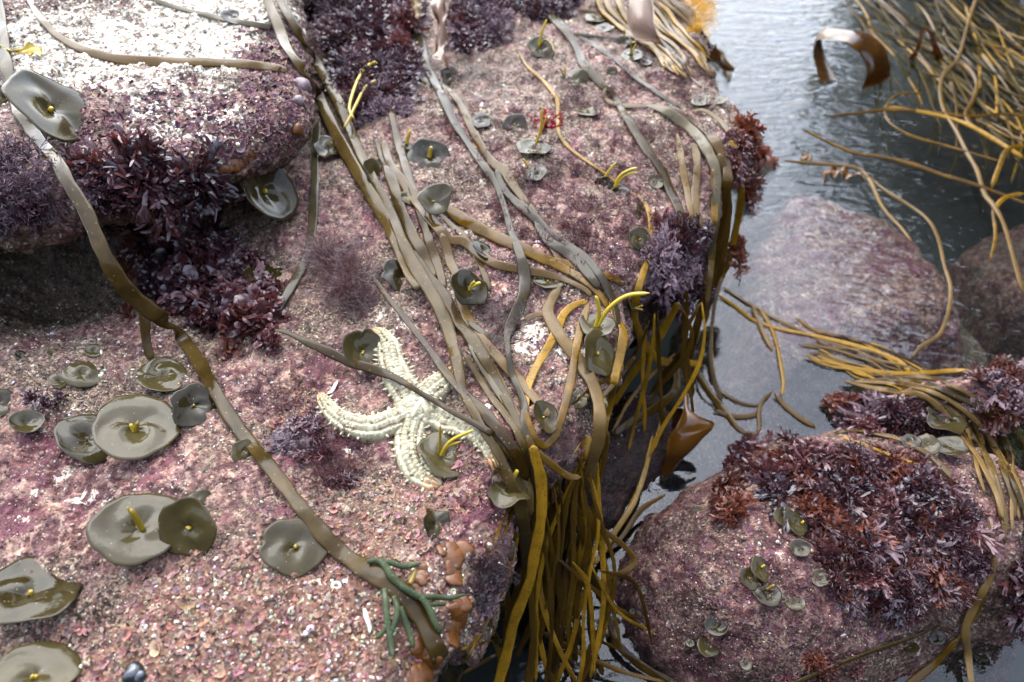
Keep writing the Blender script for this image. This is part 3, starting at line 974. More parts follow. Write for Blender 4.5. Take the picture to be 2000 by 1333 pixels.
strap('grey', 'grey strap that narrows, widens and pinches to a fork in the middle of the rock',
      [(775, -8, 15), (796, 32, 18), (821, 81, 21), (831, 120, 18), (846, 155, 22), (867, 194, 22), (888, 240, 20), (916, 282, 18), (944, 324, 18), (965, 353, 15), (983, 398, 14), (998, 450, 16), (1013, 490, 22),
       (1023, 526, 27), (1025, 561, 29), (1016, 596, 29), (999, 632, 27), (990, 663, 17), (994, 695, 13), (1000, 730, 15), (1013, 760, 17), (1023, 790, 18), (1025, 830, 20), (1040, 880, 24, .325), (1050, 940, 25, .3), (1052, 1010, 22, .24)],
      forks=[[(992, 664, 15), (975, 662, 15), (953, 656, 16), (930, 640, 15), (912, 626, 10)]], lift=10, tw=0.45)
strap('brown', 'brown-edged strap lying against the grey one from the top centre to the golden fork',
      [(853, 158, 10), (881, 180, 16), (902, 208, 18), (920, 247, 20), (937, 282, 20), (958, 314, 22), (987, 338, 24), (1011, 374, 22), (1043, 413, 18), (1060, 437, 15), (1072, 466, 22), (1087, 495, 22), (1092, 512, 14)], lift=8, tw=0.4)
strap('grey', 'twisted grey strap with a ragged edge sweeping over the golden fork to the hanging bundle',
      [(968, 328, 12), (983, 367, 17), (1004, 391, 20), (1039, 420, 22), (1064, 448, 22), (1087, 466, 22), (1118, 486, 22), (1150, 510, 22), (1171, 536, 22), (1190, 570, 22), (1203, 603, 21), (1208, 640, 18)],
      forks=[[(1045, 432, 14), (1069, 469, 24), (1101, 490, 26), (1129, 512, 26), (1150, 536, 22), (1172, 565, 15)]], lift=11, tw=0.4)
strap('grey', 'grey strap leaning from under the slab tip down to the red tuft',
      [(622, 236, 16), (614, 300, 19), (615, 353, 19), (613, 405, 20), (608, 460, 21), (596, 508, 23), (571, 556, 23), (545, 601, 19), (530, 630, 9)], lift=5, tw=0.12)
strap('olive', 'slim olive strap laid diagonally over the starfish',
      [(530, 645, 9), (561, 650, 12), (596, 667, 17), (632, 683, 21), (678, 705, 24), (723, 720, 23), (769, 737, 18), (812, 762, 14), (854, 787, 13), (896, 811, 14), (942, 836, 16), (962, 848, 13)], lift=24, flat=0.3, tw=0.1)
strap('brown', 'thin orange-brown strap from the plumy tuft to the edge of the starfish arm',
      [(718, 526, 6), (741, 560, 11), (766, 592, 13), (790, 621, 15), (812, 649, 15), (840, 684, 17), (864, 718, 22), (893, 752, 26), (917, 780, 28), (940, 803, 30), (967, 832, 30), (991, 862, 28), (1015, 900, 24), (1030, 940, 20)], lift=20)
strap('grey', 'short grey strap tucked behind the fringe of the dark tuft',
      [(808, 120, 14), (822, 150, 16), (845, 170, 15)], lift=4)
for pts, mt, lab in (
        ([(905, 690, 10), (935, 737, 16), (960, 776, 17), (988, 811, 18), (1009, 843, 18), (1025, 885, 18), (1038, 930, 16, .30)], 'olive', 'olive strap third in from the starfish in the fan above the bundle'),
        ([(915, 672, 10), (945, 723, 14), (974, 769, 15), (1002, 808, 16), (1022, 845, 15), (1035, 890, 14)], 'grey', 'narrow grey-edged strap in the middle of the fan above the bundle'),
        ([(950, 695, 8), (974, 737, 14), (995, 780, 15), (1013, 818, 15), (1026, 850, 12)], 'gold', 'mottled golden strap in the fan above the bundle'),
        ([(960, 900, 9), (978, 925, 11), (1000, 955, 12), (1015, 985, 12, .29)], 'tan', 'thin tan strap under the twin strap at the rock corner'),
        ([(958, 838, 22), (985, 868, 24), (1012, 905, 26), (1030, 950, 24, .305), (1036, 1010, 20, .26)], 'olive', 'pale grey-brown strap spreading over the rock corner beside the starfish')):
    strap(mt, lab, pts, lift=8)
# around the rock edge
strap('tan', 'pale tan strap forking below a torn upper end and curving off the rock edge',
      [(1088, 558, 22), (1085, 572, 22), (1077, 588, 24), (1070, 610, 28), (1082, 636, 30), (1098, 662, 31), (1119, 690, 32), (1139, 718, 33), (1158, 750, 32), (1169, 787, 31, .33), (1172, 822, 30, .32), (1169, 860, 29, .30), (1158, 900, 28, .27), (1145, 945, 26, .23), (1128, 985, 24, .19), (1108, 1030, 22, .14), (1094, 1075, 20, .09), (1074, 1092, 14, .06)],
      forks=[[(1072, 612, 16), (1044, 616, 15), (1023, 627, 11)]], lift=9, flat=0.22, tw=0.15)
strap('gold', 'mottled golden strap bending down from the long-armed button past the white crust',
      [(1148, 588, 12), (1122, 596, 17), (1101, 614, 19), (1087, 646, 20), (1065, 688, 20), (1044, 723, 20), (1030, 758, 20), (1025, 794, 19), (1018, 830, 16), (1022, 870, 14)], lift=7)
strap('gold', 'spotted golden strap making a hook around the cupped button',
      [(1150, 592, 12), (1139, 625, 20), (1129, 663, 20), (1122, 702, 19), (1115, 744, 20), (1104, 790, 20), (1094, 826, 19), (1083, 854, 18), (1065, 871, 16), (1048, 861, 15), (1034, 829, 15), (1026, 800, 10)], lift=11)
strap('gold', 'gold and olive strap going down the far rock edge behind the big button',
      [(1194, 582, 14), (1200, 617, 18), (1217, 645, 22, .325), (1213, 684, 22, .31), (1203, 727, 23, .29), (1195, 760, 22, .27), (1186, 801, 22, .24), (1178, 840, 20, .21), (1165, 900, 20, .17), (1158, 960, 18, .12)], lift=7)
strap('gold', 'very long thin golden strap wandering over the upper rock and off its edge',
      [(1012, 100, 6), (1031, 131, 8), (1056, 153, 9), (1075, 175, 10), (1089, 197, 10), (1089, 233, 10), (1092, 261, 10), (1106, 283, 9), (1125, 300, 8), (1156, 322, 8), (1183, 340, 8), (1221, 372, 9), (1248, 385, 10), (1262, 402, 12), (1271, 432, 15), (1271, 466, 16), (1264, 507, 17), (1252, 545, 17, .32),
       (1243, 580, 18, .29), (1238, 617, 19, .25), (1252, 658, 20, .2), (1272, 690, 20, .14), (1300, 708, 20, .08), (1352, 710, 18, .03), (1372, 716, 14, .012)], lift=5, flat=0.4)
strap('olive', 'grey-green strap twisting through a loop on the upper right of the rock',
      [(1042, -8, 22), (1069, 24, 26), (1092, 46, 27), (1111, 68, 24), (1125, 92, 16), (1139, 122, 22), (1158, 147, 26), (1178, 169, 18), (1194, 180, 12), (1206, 197, 14), (1216, 219, 19), (1231, 242, 22), (1247, 267, 24), (1264, 294, 25), (1283, 319, 24), (1300, 347, 24), (1309, 372, 24), (1325, 405, 22), (1336, 442, 20), (1336, 470, 14)], lift=8, tw=0.4)
strap('brown', 'brown strap looping back and arching along the rock edge to the water',
      [(1184, 172, 8), (1179, 186, 8), (1189, 198, 12), (1211, 206, 16), (1244, 208, 14), (1278, 207, 13), (1311, 214, 15), (1339, 228, 18), (1361, 242, 20), (1383, 258, 22), (1400, 283, 24), (1414, 308, 24), (1421, 339, 24, .33), (1419, 372, 22, .30), (1411, 430, 20, .24), (1398, 500, 18, .17), (1386, 570, 16, .09), (1376, 640, 12, .02)], lift=9, tw=0.35)
strap('grey', 'wide pale grey strap arching over the right rock edge under two yellow tips',
      [(1260, 205, 8), (1303, 219, 20), (1322, 232, 23), (1347, 251, 24), (1367, 272, 25), (1382, 295, 25), (1394, 319, 25), (1401, 347, 22), (1400, 375, 20, .32), (1398, 440, 18, .25), (1380, 520, 16, .16)], lift=12)
strap('tan', 'blunt-ended tan strap standing at the rock edge',
      [(1353, 278, 12), (1360, 306, 19), (1361, 339, 19), (1358, 372, 19), (1361, 418, 19), (1376, 458, 18), (1388, 490, 17, .29), (1388, 530, 15, .24), (1380, 600, 12, .16)], lift=7)
strap('tan', 'tan strap half hidden by red turf left of the blunt-ended one',
      [(1322, 260, 8), (1328, 294, 16), (1334, 333, 18), (1342, 372, 18), (1348, 405, 16), (1350, 430, 9)], lift=4)
strap('grey', 'hair-thin grey strap stretched level over the top of the rock',
      [(1117, 66, 8), (1167, 72, 8), (1211, 75, 8), (1244, 76, 8), (1258, 90, 7)], lift=6)
strap('grey', 'thin grey strap running diagonally from the level one to the loop at the edge',
      [(1128, 72, 8), (1156, 86, 11), (1181, 103, 11), (1208, 122, 12), (1239, 150, 12), (1267, 169, 12), (1294, 189, 13), (1330, 212, 12)], lift=6)
strap('brown', 'thin brown strap bent at a right angle under the tan curtain of weed',
      [(1125, 18, 6), (1164, 26, 9), (1178, 34, 10), (1194, 50, 10), (1211, 57, 10), (1236, 57, 10), (1257, 58, 10), (1264, 69, 9), (1262, 94, 7)], lift=5)
strap('brown', 'short brown strap curling up at the top of the rock edge',
      [(1352, 220, 8), (1365, 215, 10), (1378, 217, 12), (1400, 231, 14), (1417, 247, 14), (1426, 266, 12)], lift=9)
strap('gold', 'outermost golden strap hanging off the right rock edge',
      [(1427, 268, 10), (1434, 286, 13, .34), (1443, 314, 15, .31), (1448, 350, 16, .28), (1446, 400, 17, .22), (1436, 455, 17, .16), (1424, 510, 15, .10), (1408, 546, 12, .06), (1396, 594, 9, .04), (1390, 650, 7, .02), (1390, 702, 8, .015), (1396, 750, 10, .01)], lift=6)
strap('brown', 'brown strap hanging just inside the outermost golden one',
      [(1405, 300, 14, .34), (1418, 345, 18, .31), (1422, 400, 18, .25), (1418, 460, 18, .19), (1408, 520, 16, .12), (1395, 570, 13, .06), (1380, 610, 10, .02)], lift=6)
strap('gold', 'golden-brown strap hanging behind the blunt-ended tan strap',
      [(1392, 330, 12, .33), (1396, 386, 16, .28), (1394, 450, 16, .22), (1388, 520, 16, .15), (1372, 590, 18, .08), (1360, 642, 18, .03), (1350, 690, 14, .01)], lift=6)
strap('grey', 'very thin strap stretched from the tan curtain down to the rock corner',
      [(1276, 92, 4), (1306, 111, 5), (1333, 133, 5), (1356, 158, 5), (1372, 172, 4)], lift=5)
# lower hanging bundle
H_ = 'strap hanging in the shade among the bundle over the cleft'
low = [
    ('gold', 'spotted golden strap, brightest of the bundle, hanging from the rock corner to the bottom edge', [(1040, 870, 20), (1046, 895, 24), (1056, 934, 25), (1058, 986, 26), (1054, 1032, 25), (1044, 1082, 25), (1036, 1131, 24), (1020, 1173, 24), (1003, 1216, 25), (994, 1258, 25), (982, 1304, 25), (970, 1345, 24)], .345, .10),
    ('brown', 'dark olive strap hanging left of the spotted golden one', [(1012, 985, 20), (1022, 1040, 22), (1026, 1090, 22), (1012, 1150, 18), (985, 1200, 16)], .28, .08),
    ('brown', 'brown strap with a stubby end leaning right out of the bundle', [(1030, 850, 14), (1041, 877, 18), (1069, 900, 19), (1094, 921, 17), (1115, 932, 15), (1136, 932, 10)], .35, .30),
    ('gold', 'wide orange strap hanging down the middle of the cleft', [(1152, 850, 20), (1140, 885, 25), (1135, 930, 27), (1132, 979, 26), (1131, 1022, 22), (1126, 1060, 13), (1124, 1120, 11)], .24, .06),
    ('brown', 'olive-brown strap crossing behind the pale tan one', [(1175, 860, 20), (1165, 898, 21), (1148, 940, 21), (1128, 997, 21), (1107, 1043, 20), (1090, 1080, 17), (1066, 1095, 12)], .22, .05),
    ('brown', 'long brown strap in the right half of the bundle reaching the bottom edge', [(1120, 1035, 18), (1116, 1075, 21), (1109, 1110, 22), (1100, 1163, 22), (1090, 1216, 22), (1085, 1268, 20), (1078, 1340, 20)], .16, .04),
    ('brown', 'curved brown strap crossing the bundle below the middle', [(1090, 1070, 14), (1088, 1117, 18), (1077, 1163, 19), (1058, 1205, 17), (1040, 1240, 12)], .15, .05),
    ('gold', 'orange strap splitting off below the wide orange one', [(1134, 1018, 11), (1147, 1045, 13), (1152, 1080, 13), (1152, 1112, 10)], .15, .08),
    ('gold', 'thin orange strap running down to the bottom edge beside the bright water', [(1146, 1100, 10), (1146, 1145, 12), (1130, 1198, 12), (1116, 1258, 12), (1094, 1314, 12), (1084, 1345, 11)], .13, .02),
    ('brown', 'brown strap with pale dots hanging over the bright water', [(1146, 1105, 10), (1150, 1163, 14), (1154, 1233, 14), (1164, 1279, 14), (1178, 1320, 12)], .10, .012),
    ('olive', 'strap with a torn grey tip hanging beside the boulder', [(1120, 1020, 14), (1132, 1060, 17), (1150, 1103, 19), (1164, 1142, 20), (1176, 1173, 17), (1187, 1201, 10)], .17, .03),
    ('gold', 'thin golden strap stretched along the far waterline of the boulder', [(1275, 850, 8), (1268, 885, 11), (1257, 930, 13), (1235, 986, 14), (1206, 1032, 14), (1178, 1078, 14), (1157, 1106, 11)], .03, .02),
    ('brown', 'brown strap against the boulder under the golden waterline one', [(1300, 966, 9), (1252, 996, 12), (1217, 1046, 12), (1185, 1080, 10)], .03, .012),
    ('brown', 'thin strap lying level across the bundle near the bottom', [(1055, 1233, 10), (1094, 1256, 13), (1136, 1278, 12), (1182, 1299, 11), (1235, 1318, 10), (1300, 1332, 8)], .05, .014),
    ('brown', 'brown strap hugging the lower waterline of the boulder', [(1192, 1205, 10), (1198, 1237, 17), (1208, 1261, 19), (1235, 1287, 20), (1270, 1312, 19), (1310, 1330, 16), (1345, 1350, 12)], .02, .012),
    ('brown', 'dark strap at the left of the bundle low in the shade', [(978, 1165, 14), (986, 1216, 17), (988, 1270, 16), (985, 1345, 15)], .15, .03),
    ('gold', 'thin strap slanting in from the left under the rock corner', [(895, 1270, 7), (925, 1262, 9), (953, 1254, 9), (985, 1244, 8)], .03, .02),
    ('gold', 'thin strap slanting in just below the other one under the rock corner', [(900, 1318, 7), (935, 1298, 9), (975, 1276, 9), (1010, 1262, 8)], .03, .02),
    ('brown', 'straight brown strap in the middle of the bundle at the bottom edge', [(1034, 1130, 12), (1038, 1180, 16), (1042, 1240, 18), (1038, 1290, 20), (1030, 1345, 20)], .17, .05),
    ('brown', 'short strap crossing low from the bundle to the thin orange strap', [(1062, 1290, 7), (1090, 1278, 9), (1112, 1271, 9), (1128, 1262, 7)], .03, .03),
    ('brown', 'long brown strap falling behind the pale tan one to the cleft', [(1186, 840, 14), (1180, 880, 18), (1168, 940, 18), (1160, 1000, 16), (1158, 1060, 13)], .2, .06),
    ('gold', 'thin golden thread hanging in the dark beside the wide orange strap', [(1168, 935, 6), (1171, 990, 8), (1176, 1040, 7), (1170, 1085, 6)], .16, .04),
    ('brown', 'narrow strap with a bright edge curving left out of the middle of the bundle', [(1108, 1010, 8), (1104, 980, 11), (1085, 955, 13), (1070, 975, 13), (1068, 1000, 10)], .22, .2),
]
for mt, lab, pts, z0, z1 in low:
    strap(mt, lab, hang(pts, z0, z1), lift=4, flat=0.26, tw=0.35)
rg = np.random.default_rng(21)
for k in range(26):
    u0, v0 = rg.uniform(1015, 1180), 0
    v0 = 925 - (u0 - 1015) * 0.45 + rg.uniform(-10, 60)
    u1, v1 = 985 + (u0 - 1015) * 0.95 + rg.normal(0, 30), rg.uniform(1250, 1370)
    sw, s2 = rg.normal(0, 36), rg.normal(0, 14)
    u1 += rg.normal(0, 25)
    pts = [(u0 + (u1 - u0) * t + sw * math.sin(3.1 * t) + s2 * math.sin(8 * t + k), v0 + (v1 - v0) * t, rg.uniform(8, 15) * f) for t, f in zip(np.linspace(0, 1, 7), (0.25, 0.7, 1, 1, 1, 1, 0.8))]
    strap(['brown', 'gold', 'brown', 'gold', 'brown'][k % 5], 'shadowed brown strap hanging among the others in the bundle over the cleft', hang(pts, rg.uniform(.24, .30), rg.uniform(.012, .06)),
          lift=4, tw=0.5, group='straps of the bundle over the cleft')
for k in range(14):
    a0 = np.array([rg.uniform(1000, 1180), rg.uniform(930, 1150)])
    a1 = a0 + np.array([rg.normal(0, 90), rg.uniform(80, 230)])
    mid = (a0 + a1) / 2 + rg.normal(0, 45, 2)
    q = catmull(np.array([a0, mid, a1]), 7)
    w = rg.uniform(8, 14)
    q[:, 0] = np.maximum(q[:, 0], 1010 - (q[:, 1] - 1000) * 0.12)
    strap(['brown', 'gold', 'brown'][k % 3], 'shadowed brown strap hanging among the others in the bundle over the cleft',
          hang([(p[0], p[1], w * f) for p, f in zip(q, (0.3, 0.8, 1, 1, 1, 0.8, 0.3))], rg.uniform(.12, .25), rg.uniform(.03, .12)), lift=4, tw=0.5, group='straps of the bundle over the cleft')
for k in range(9):
    u0, v0 = rg.uniform(1225, 1400), rg.uniform(560, 640)
    v0 = 640 - (u0 - 1225) * 0.35 + rg.uniform(-20, 20)
    u1, v1 = u0 - rg.uniform(-40, 110), rg.uniform(760, 900)
    sw = rg.normal(0, 26)
    pts = [(u0 + (u1 - u0) * t + sw * math.sin(4.6 * t), v0 + (v1 - v0) * t, rg.uniform(8, 14) * f) for t, f in zip(np.linspace(0, 1, 6), (0.3, 0.8, 1, 1, 0.9, 0.5))]
    strap(['brown', 'gold', 'brown'][k % 3], 'brown strap hanging from the rock edge behind the thick golden bend', hang(pts, rg.uniform(.22, .27), rg.uniform(.012, .05)),
          lift=4, tw=0.5, group='straps below the rock edge')
# channel in the middle right
mid = [
    ('gold', 'golden strand floating from the rock edge to the knot of strands by the low boulder', [(1400, 575, 7), (1440, 602, 8), (1472, 626, 9), (1520, 642, 9), (1580, 654, 10), (1640, 668, 11), (1700, 684, 12), (1752, 704, 12), (1778, 728, 9)]),
    ('gold', 'shorter golden strand floating above the main one in mid channel', [(1553, 620, 7), (1592, 646, 9), (1640, 658, 10), (1680, 668, 10), (1720, 690, 10), (1762, 722, 7)]),
    ('gold', 'thick ribbed golden strand reaching the right edge over the low boulder', [(1596, 696, 8), (1640, 714, 12), (1700, 726, 13), (1760, 730, 13), (1820, 728, 13), (1880, 724, 12), (1940, 728, 10), (2010, 742, 9)]),
    ('tan', 'pale thin strand just under the mid-channel golden ones', [(1560, 674, 5), (1600, 679, 7), (1640, 680, 7), (1700, 686, 7), (1742, 704, 6)]),
    ('tan', 'pale floating strap with dark rim at the top of the closed loop', [(1467, 592, 5), (1477, 618, 11), (1488, 646, 14), (1500, 668, 13), (1510, 686, 7)]),
    ('gold', 'golden strand forming the right side of the closed loop', [(1480, 598, 5), (1496, 622, 8), (1510, 650, 9), (1519, 680, 9), (1525, 714, 9), (1530, 750, 8), (1526, 775, 6)]),
    ('tan', 'knobbly whitish strand at the bottom of the closed loop', [(1510, 765, 6), (1496, 775, 9), (1486, 790, 10), (1482, 812, 11), (1484, 832, 9), (1478, 850, 7)]),
    ('brown', 'brown strap from the bottom of the loop to the boulder', [(1512, 768, 9), (1534, 794, 12), (1560, 815, 11), (1594, 836, 8)]),
    ('brown', 'thin dark strand bending round the lower left of the loop', [(1386, 712, 6), (1400, 754, 8), (1424, 776, 8), (1456, 790, 7), (1485, 792, 5)]),
    ('brown', 'olive strand lying from the thick golden bend to the boulder', [(1354, 716, 12), (1376, 750, 16), (1400, 786, 17), (1424, 814, 14), (1448, 842, 11), (1482, 850, 8)]),
    ('brown', 'brown strap sinking level at the foot of the loop', [(1392, 800, 9), (1424, 812, 13), (1455, 814, 13), (1482, 808, 8)]),
    ('tan', 'submerged pale strand drifting over the pink sunken rock', [(1410, 560, 6), (1450, 585, 7), (1500, 615, 8), (1550, 640, 7), (1600, 662, 5)]),
]
for mt, lab, pts in mid:
    strap(mt, lab, pts, lift=3.5, flat=0.4, tw=0.3)
cl = [
    ('brown', 'dark brown strap arching from the cleft wall down to the shaded water', hang([(1318, 700, 14), (1322, 746, 19), (1312, 772, 20), (1280, 797, 20), (1240, 820, 19), (1195, 850, 16)], .10, .02)),
    ('brown', 'straight brown strap hanging behind the red tuft of the rock edge', hang([(1338, 550, 10), (1340, 610, 14), (1336, 650, 15), (1341, 710, 16), (1354, 775, 12)], .26, .012)),
    ('gold', 'golden-brown strap crossing behind the thick bend', hang([(1326, 590, 14), (1312, 612, 18), (1288, 658, 19), (1260, 697, 18), (1232, 735, 16), (1196, 795, 12)], .20, .02)),
    ('brown', 'broad brown strap hanging from the red tuft to the water', hang([(1380, 570, 12), (1372, 600, 19), (1360, 642, 20), (1348, 686, 19), (1346, 720, 13)], .20, .012)),
    ('gold', 'thin golden strap slanting in the dark water under the arch', hang([(1298, 792, 7), (1288, 838, 10), (1276, 880, 10)], .03, .012)),
    ('gold', 'thin strap slanting across the mouth of the cleft', hang([(1320, 690, 6), (1270, 735, 9), (1225, 790, 9), (1195, 850, 8)], .09, .03)),
    ('brown', 'thin brown strap trailing from the loop of the long golden strap', hang([(1410, 540, 8), (1396, 594, 8), (1389, 650, 7), (1388, 700, 8), (1395, 745, 12), (1410, 785, 9)], .12, .012)),
]
for mt, lab, pts in cl:
    strap(mt, lab, pts, lift=4, tw=0.35)

def bundle(n, GA, GB, wr, mats, seed, label, group, lift=(3, 12), jit=0.10, flat=0.4, cat='seaweed strap', tail=0.15, wig=5.0):
    """Straps running side by side between two guide lines of equally many points."""
    r = np.random.default_rng(seed)
    GA, GB = np.array(GA, float), np.array(GB, float)
    for k in range(n):
        t = (k + r.uniform(0.2, 0.8)) / n
        tt = t + np.cumsum(r.normal(0, jit, len(GA)))
        a, b = r.uniform(0, tail), 1 - r.uniform(0, tail)
        pts = GA + (GB - GA) * np.clip(tt, -0.08, 1.08)[:, None]
        m = len(pts)
        pts = catmull(pts, 24)[int(a * 24):max(int(b * 24), 8)][::2]
        w = r.uniform(*wr)
        pts = [(p[0] + r.normal(0, wig * 0.3), p[1] + r.normal(0, wig * 0.3), w * (0.55 if i in (0, len(pts) - 1) else 1)) + ((p[2],) if pts.shape[1] > 2 else ()) for i, p in enumerate(pts)]
        strap(mats[r.integers(len(mats))], label, pts, lift=r.uniform(*lift), group=group, flat=flat, cat=cat, tw=0.35)

bundle(17, [(1640, 745), (1720, 768), (1800, 778), (1850, 815), (1885, 870), (1915, 930), (1940, 1010), (1945, 1085)],
       [(1690, 745), (1800, 740), (1880, 770), (1945, 808), (1990, 860), (2020, 930), (2035, 1010), (2040, 1085)], (9, 15), ['tan', 'tan', 'olive'], 31,
       'tan strap in the sheaf draped over the low boulder at the right edge', 'sheaf of tan straps over the low boulder', lift=(4, 16), jit=0.07)
bundle(12, [(1560, 690), (1620, 710), (1680, 735), (1740, 750), (1800, 770)], [(1600, 652), (1660, 668), (1720, 684), (1790, 715), (1850, 745)], (4, 8), ['gold', 'tan', 'brown'], 33,
       'thin golden strand floating in the knot before the low boulder', 'floating strands before the low boulder', lift=(2, 6), jit=0.16)
bundle(22, [(1150, -12), (1165, 20), (1200, 55), (1262, 96), (1290, 130), (1325, 160)], [(1290, -12), (1330, 30), (1362, 70), (1395, 105), (1412, 135), (1418, 160)], (9, 16), ['tan', 'tan', 'olive', 'gold'], 35,
       'tan strap in the curtain falling over the far edge of the rock', 'curtain of tan straps at the top', lift=(5, 22), jit=0.05)
bt = [
    ('tan', 'thick tan strap slanting behind the red mat of the boulder', [(1628, 846, 8), (1670, 842, 10), (1715, 849, 12), (1766, 862, 14), (1817, 891, 16), (1847, 919, 18), (1874, 946, 14)]),
    ('gold', 'thin golden strap beside the thick tan one behind the red mat', [(1640, 853, 7), (1690, 870, 8), (1740, 890, 8), (1790, 908, 8), (1815, 922, 6)]),
    ('tan', 'pale strap bent down the right flank of the boulder to the bottom edge', [(1946, 1085, 12), (1932, 1130, 16), (1908, 1176, 18), (1886, 1226, 20), (1890, 1276, 18), (1898, 1345, 14)]),
    ('gold', 'golden strap running from the bent pale one toward the bottom', [(1872, 1246, 10), (1830, 1293, 17), (1790, 1325, 18), (1760, 1350, 16)]),
    ('olive', 'slender olive strap lying across the lower face of the boulder', [(1842, 1218, 6), (1800, 1238, 9), (1766, 1251, 10), (1681, 1281, 10), (1600, 1314, 9), (1550, 1335, 8)]),
    ('brown', 'thin brown strap beside the bent pale one on the right flank', [(1930, 1010, 6), (1938, 1080, 8), (1928, 1150, 8), (1905, 1205, 7), (1860, 1262, 6)]),
    ('tan', 'short pale strap poking from the red mat of the boulder', [(1765, 935, 8), (1790, 940, 9), (1812, 948, 7)]),
]
for mt, lab, pts in bt:
    strap(mt, lab, pts, lift=14, flat=0.4, tw=0.25)
# floating weed at the upper right
ur = [
    ('tan', 'long pale strand hanging down through the tangle at the upper right', [(1908, -8, 6), (1892, 42, 7), (1881, 83, 7), (1869, 117, 8), (1844, 144, 9), (1836, 178, 9), (1844, 217, 8), (1867, 256, 8), (1889, 300, 9), (1908, 333, 10), (1922, 378, 11), (1940, 402, 11), (1960, 438, 10), (1978, 500, 10), (1998, 575, 12)]),
    ('gold', 'golden strand making an S right of the long pale strand', [(1867, 119, 6), (1892, 136, 9), (1908, 164, 9), (1900, 197, 9), (1886, 222, 10), (1894, 242, 10), (1910, 256, 6)]),
    ('gold', 'bright level golden strand below the arched kelp blade', [(1617, 228, 5), (1672, 222, 7), (1728, 215, 9), (1783, 217, 9), (1839, 222, 8), (1894, 228, 8), (1964, 223, 8), (2008, 229, 7)]),
    ('gold', 'second golden strand falling away from the level one', [(1735, 209, 7), (1797, 219, 9), (1853, 231, 9), (1894, 246, 10), (1950, 278, 10), (2000, 310, 10)]),
    ('gold', 'thin golden strand curling in a half ring under the level one', [(1806, 184, 4), (1769, 182, 5), (1742, 192, 5), (1728, 215, 5), (1733, 234, 5), (1750, 250, 5), (1783, 267, 6), (1839, 283, 6), (1900, 300, 6), (1960, 318, 5)]),
    ('gold', 'long golden strand running from open water to the right edge', [(1566, 252, 4), (1617, 278, 7), (1672, 300, 8), (1728, 308, 9), (1783, 322, 10), (1839, 342, 10), (1894, 358, 9), (1960, 382, 8), (2008, 400, 8)]),
    ('tan', 'pale strand with a dark shred of weed floating on the open water', [(1530, 314, 6), (1583, 319, 8), (1644, 324, 8), (1681, 333, 8), (1702, 360, 9), (1724, 406, 9), (1760, 446, 8), (1782, 475, 6)]),
    ('tan', 'pale strand hooking down over the sunken pink rock', [(1690, 340, 5), (1728, 372, 8), (1776, 402, 8), (1812, 430, 9), (1832, 466, 9), (1844, 518, 9), (1856, 562, 9), (1852, 610, 9), (1834, 654, 8), (1800, 676, 8), (1780, 700, 7)]),
    ('gold', 'golden strand forking off near the right edge', [(1938, 408, 7), (1944, 462, 8), (1933, 512, 6)]),
    ('gold', 'golden strand coming in from the right edge to meet the fork', [(2006, 378, 9), (1970, 384, 10), (1950, 398, 10), (1940, 418, 8)]),
    ('gold', 'thick golden strand leaning at the far right edge', [(2004, 285, 10), (1968, 292, 11), (1952, 325, 12), (1936, 370, 11)]),
]
for mt, lab, pts in ur:
    strap(mt, lab, [(p[0], p[1], p[2], 0.016) for p in pts], lift=3, flat=0.5, tw=0.3)
rg = np.random.default_rng(99)
k = 0
while k < 296:
    u, v = rg.uniform(1625, 2040), rg.uniform(-40, 330)
    if v > (u - 1610) * 0.80 - 10 or (u < 1750 and v > 60 and rg.random() < 0.4): continue
    k += 1
    a = rad(rg.normal(44, 14) - (10 if u > 1900 else 0))
    L = rg.uniform(110, 330)
    bend = rg.normal(0, 0.6)
    p, q = np.array([u, v]), a
    pts = []
    sub = rg.random() < 0.55
    for i in range(7):
        z = (-0.013 if sub else 0.001) + 0.007 * math.sin(i * 1.3 + k)
        pts.append((p[0], p[1], 0, z))
        p = p + np.array([math.cos(q), math.sin(q)]) * L / 6
        q += bend / 6 + rg.normal(0, 0.15)
    w = rg.uniform(3.0, 6.8)
    pts = [(x[0], x[1], w * (0.5 if i in (0, 6) else 1), x[3]) for i, x in enumerate(pts)]
    strap(['tangle', 'tangle', 'gold', 'tangle', 'brown'][k % 5], 'thin strand in the dense floating tangle at the upper right', pts, lift=1.5, flat=0.45, tw=0.4, water=False, group='floating tangle of strands', name='floating_strand')

# ---------------------------------------------------------------- button weed: saucers on short stalks
def tube(X, R, sides=8):
    X = np.asarray(X, float)
    n = len(X)
    R = np.broadcast_to(np.asarray(R, float), (n,))
    T = np.gradient(X, axis=0)
    T /= np.linalg.norm(T, axis=1, keepdims=True) + 1e-12
    ref = np.array([0.31, 0.52, 0.79])
    A = np.cross(T, ref)
    A /= np.linalg.norm(A, axis=1, keepdims=True) + 1e-12
    B = np.cross(T, A)
    a = np.linspace(0, 2 * np.pi, sides, endpoint=False)
    V = X[:, None] + R[:, None, None] * (A[:, None] * np.cos(a)[None, :, None] + B[:, None] * np.sin(a)[None, :, None])
    V = np.vstack([V.reshape(-1, 3), X[:1], X[-1:]])
    k = np.arange(sides)
    m = n * sides
    T3 = np.vstack([np.column_stack([np.full(sides, m), (k + 1) % sides, k]),
                    np.column_stack([np.full(sides, m + 1), (n - 1) * sides + k, (n - 1) * sides + (k + 1) % sides])])
    return V, grid_faces(n, sides, True), T3

def round_tube(P, r0, r1, n=14, sides=8):
    X = catmull(P, n)
    q = np.linspace(0, 1, n)
    R = (r0 + (r1 - r0) * q) * np.sqrt(np.clip((1 - q) / 0.10, 0.05, 1))
    return tube(X, R, sides)

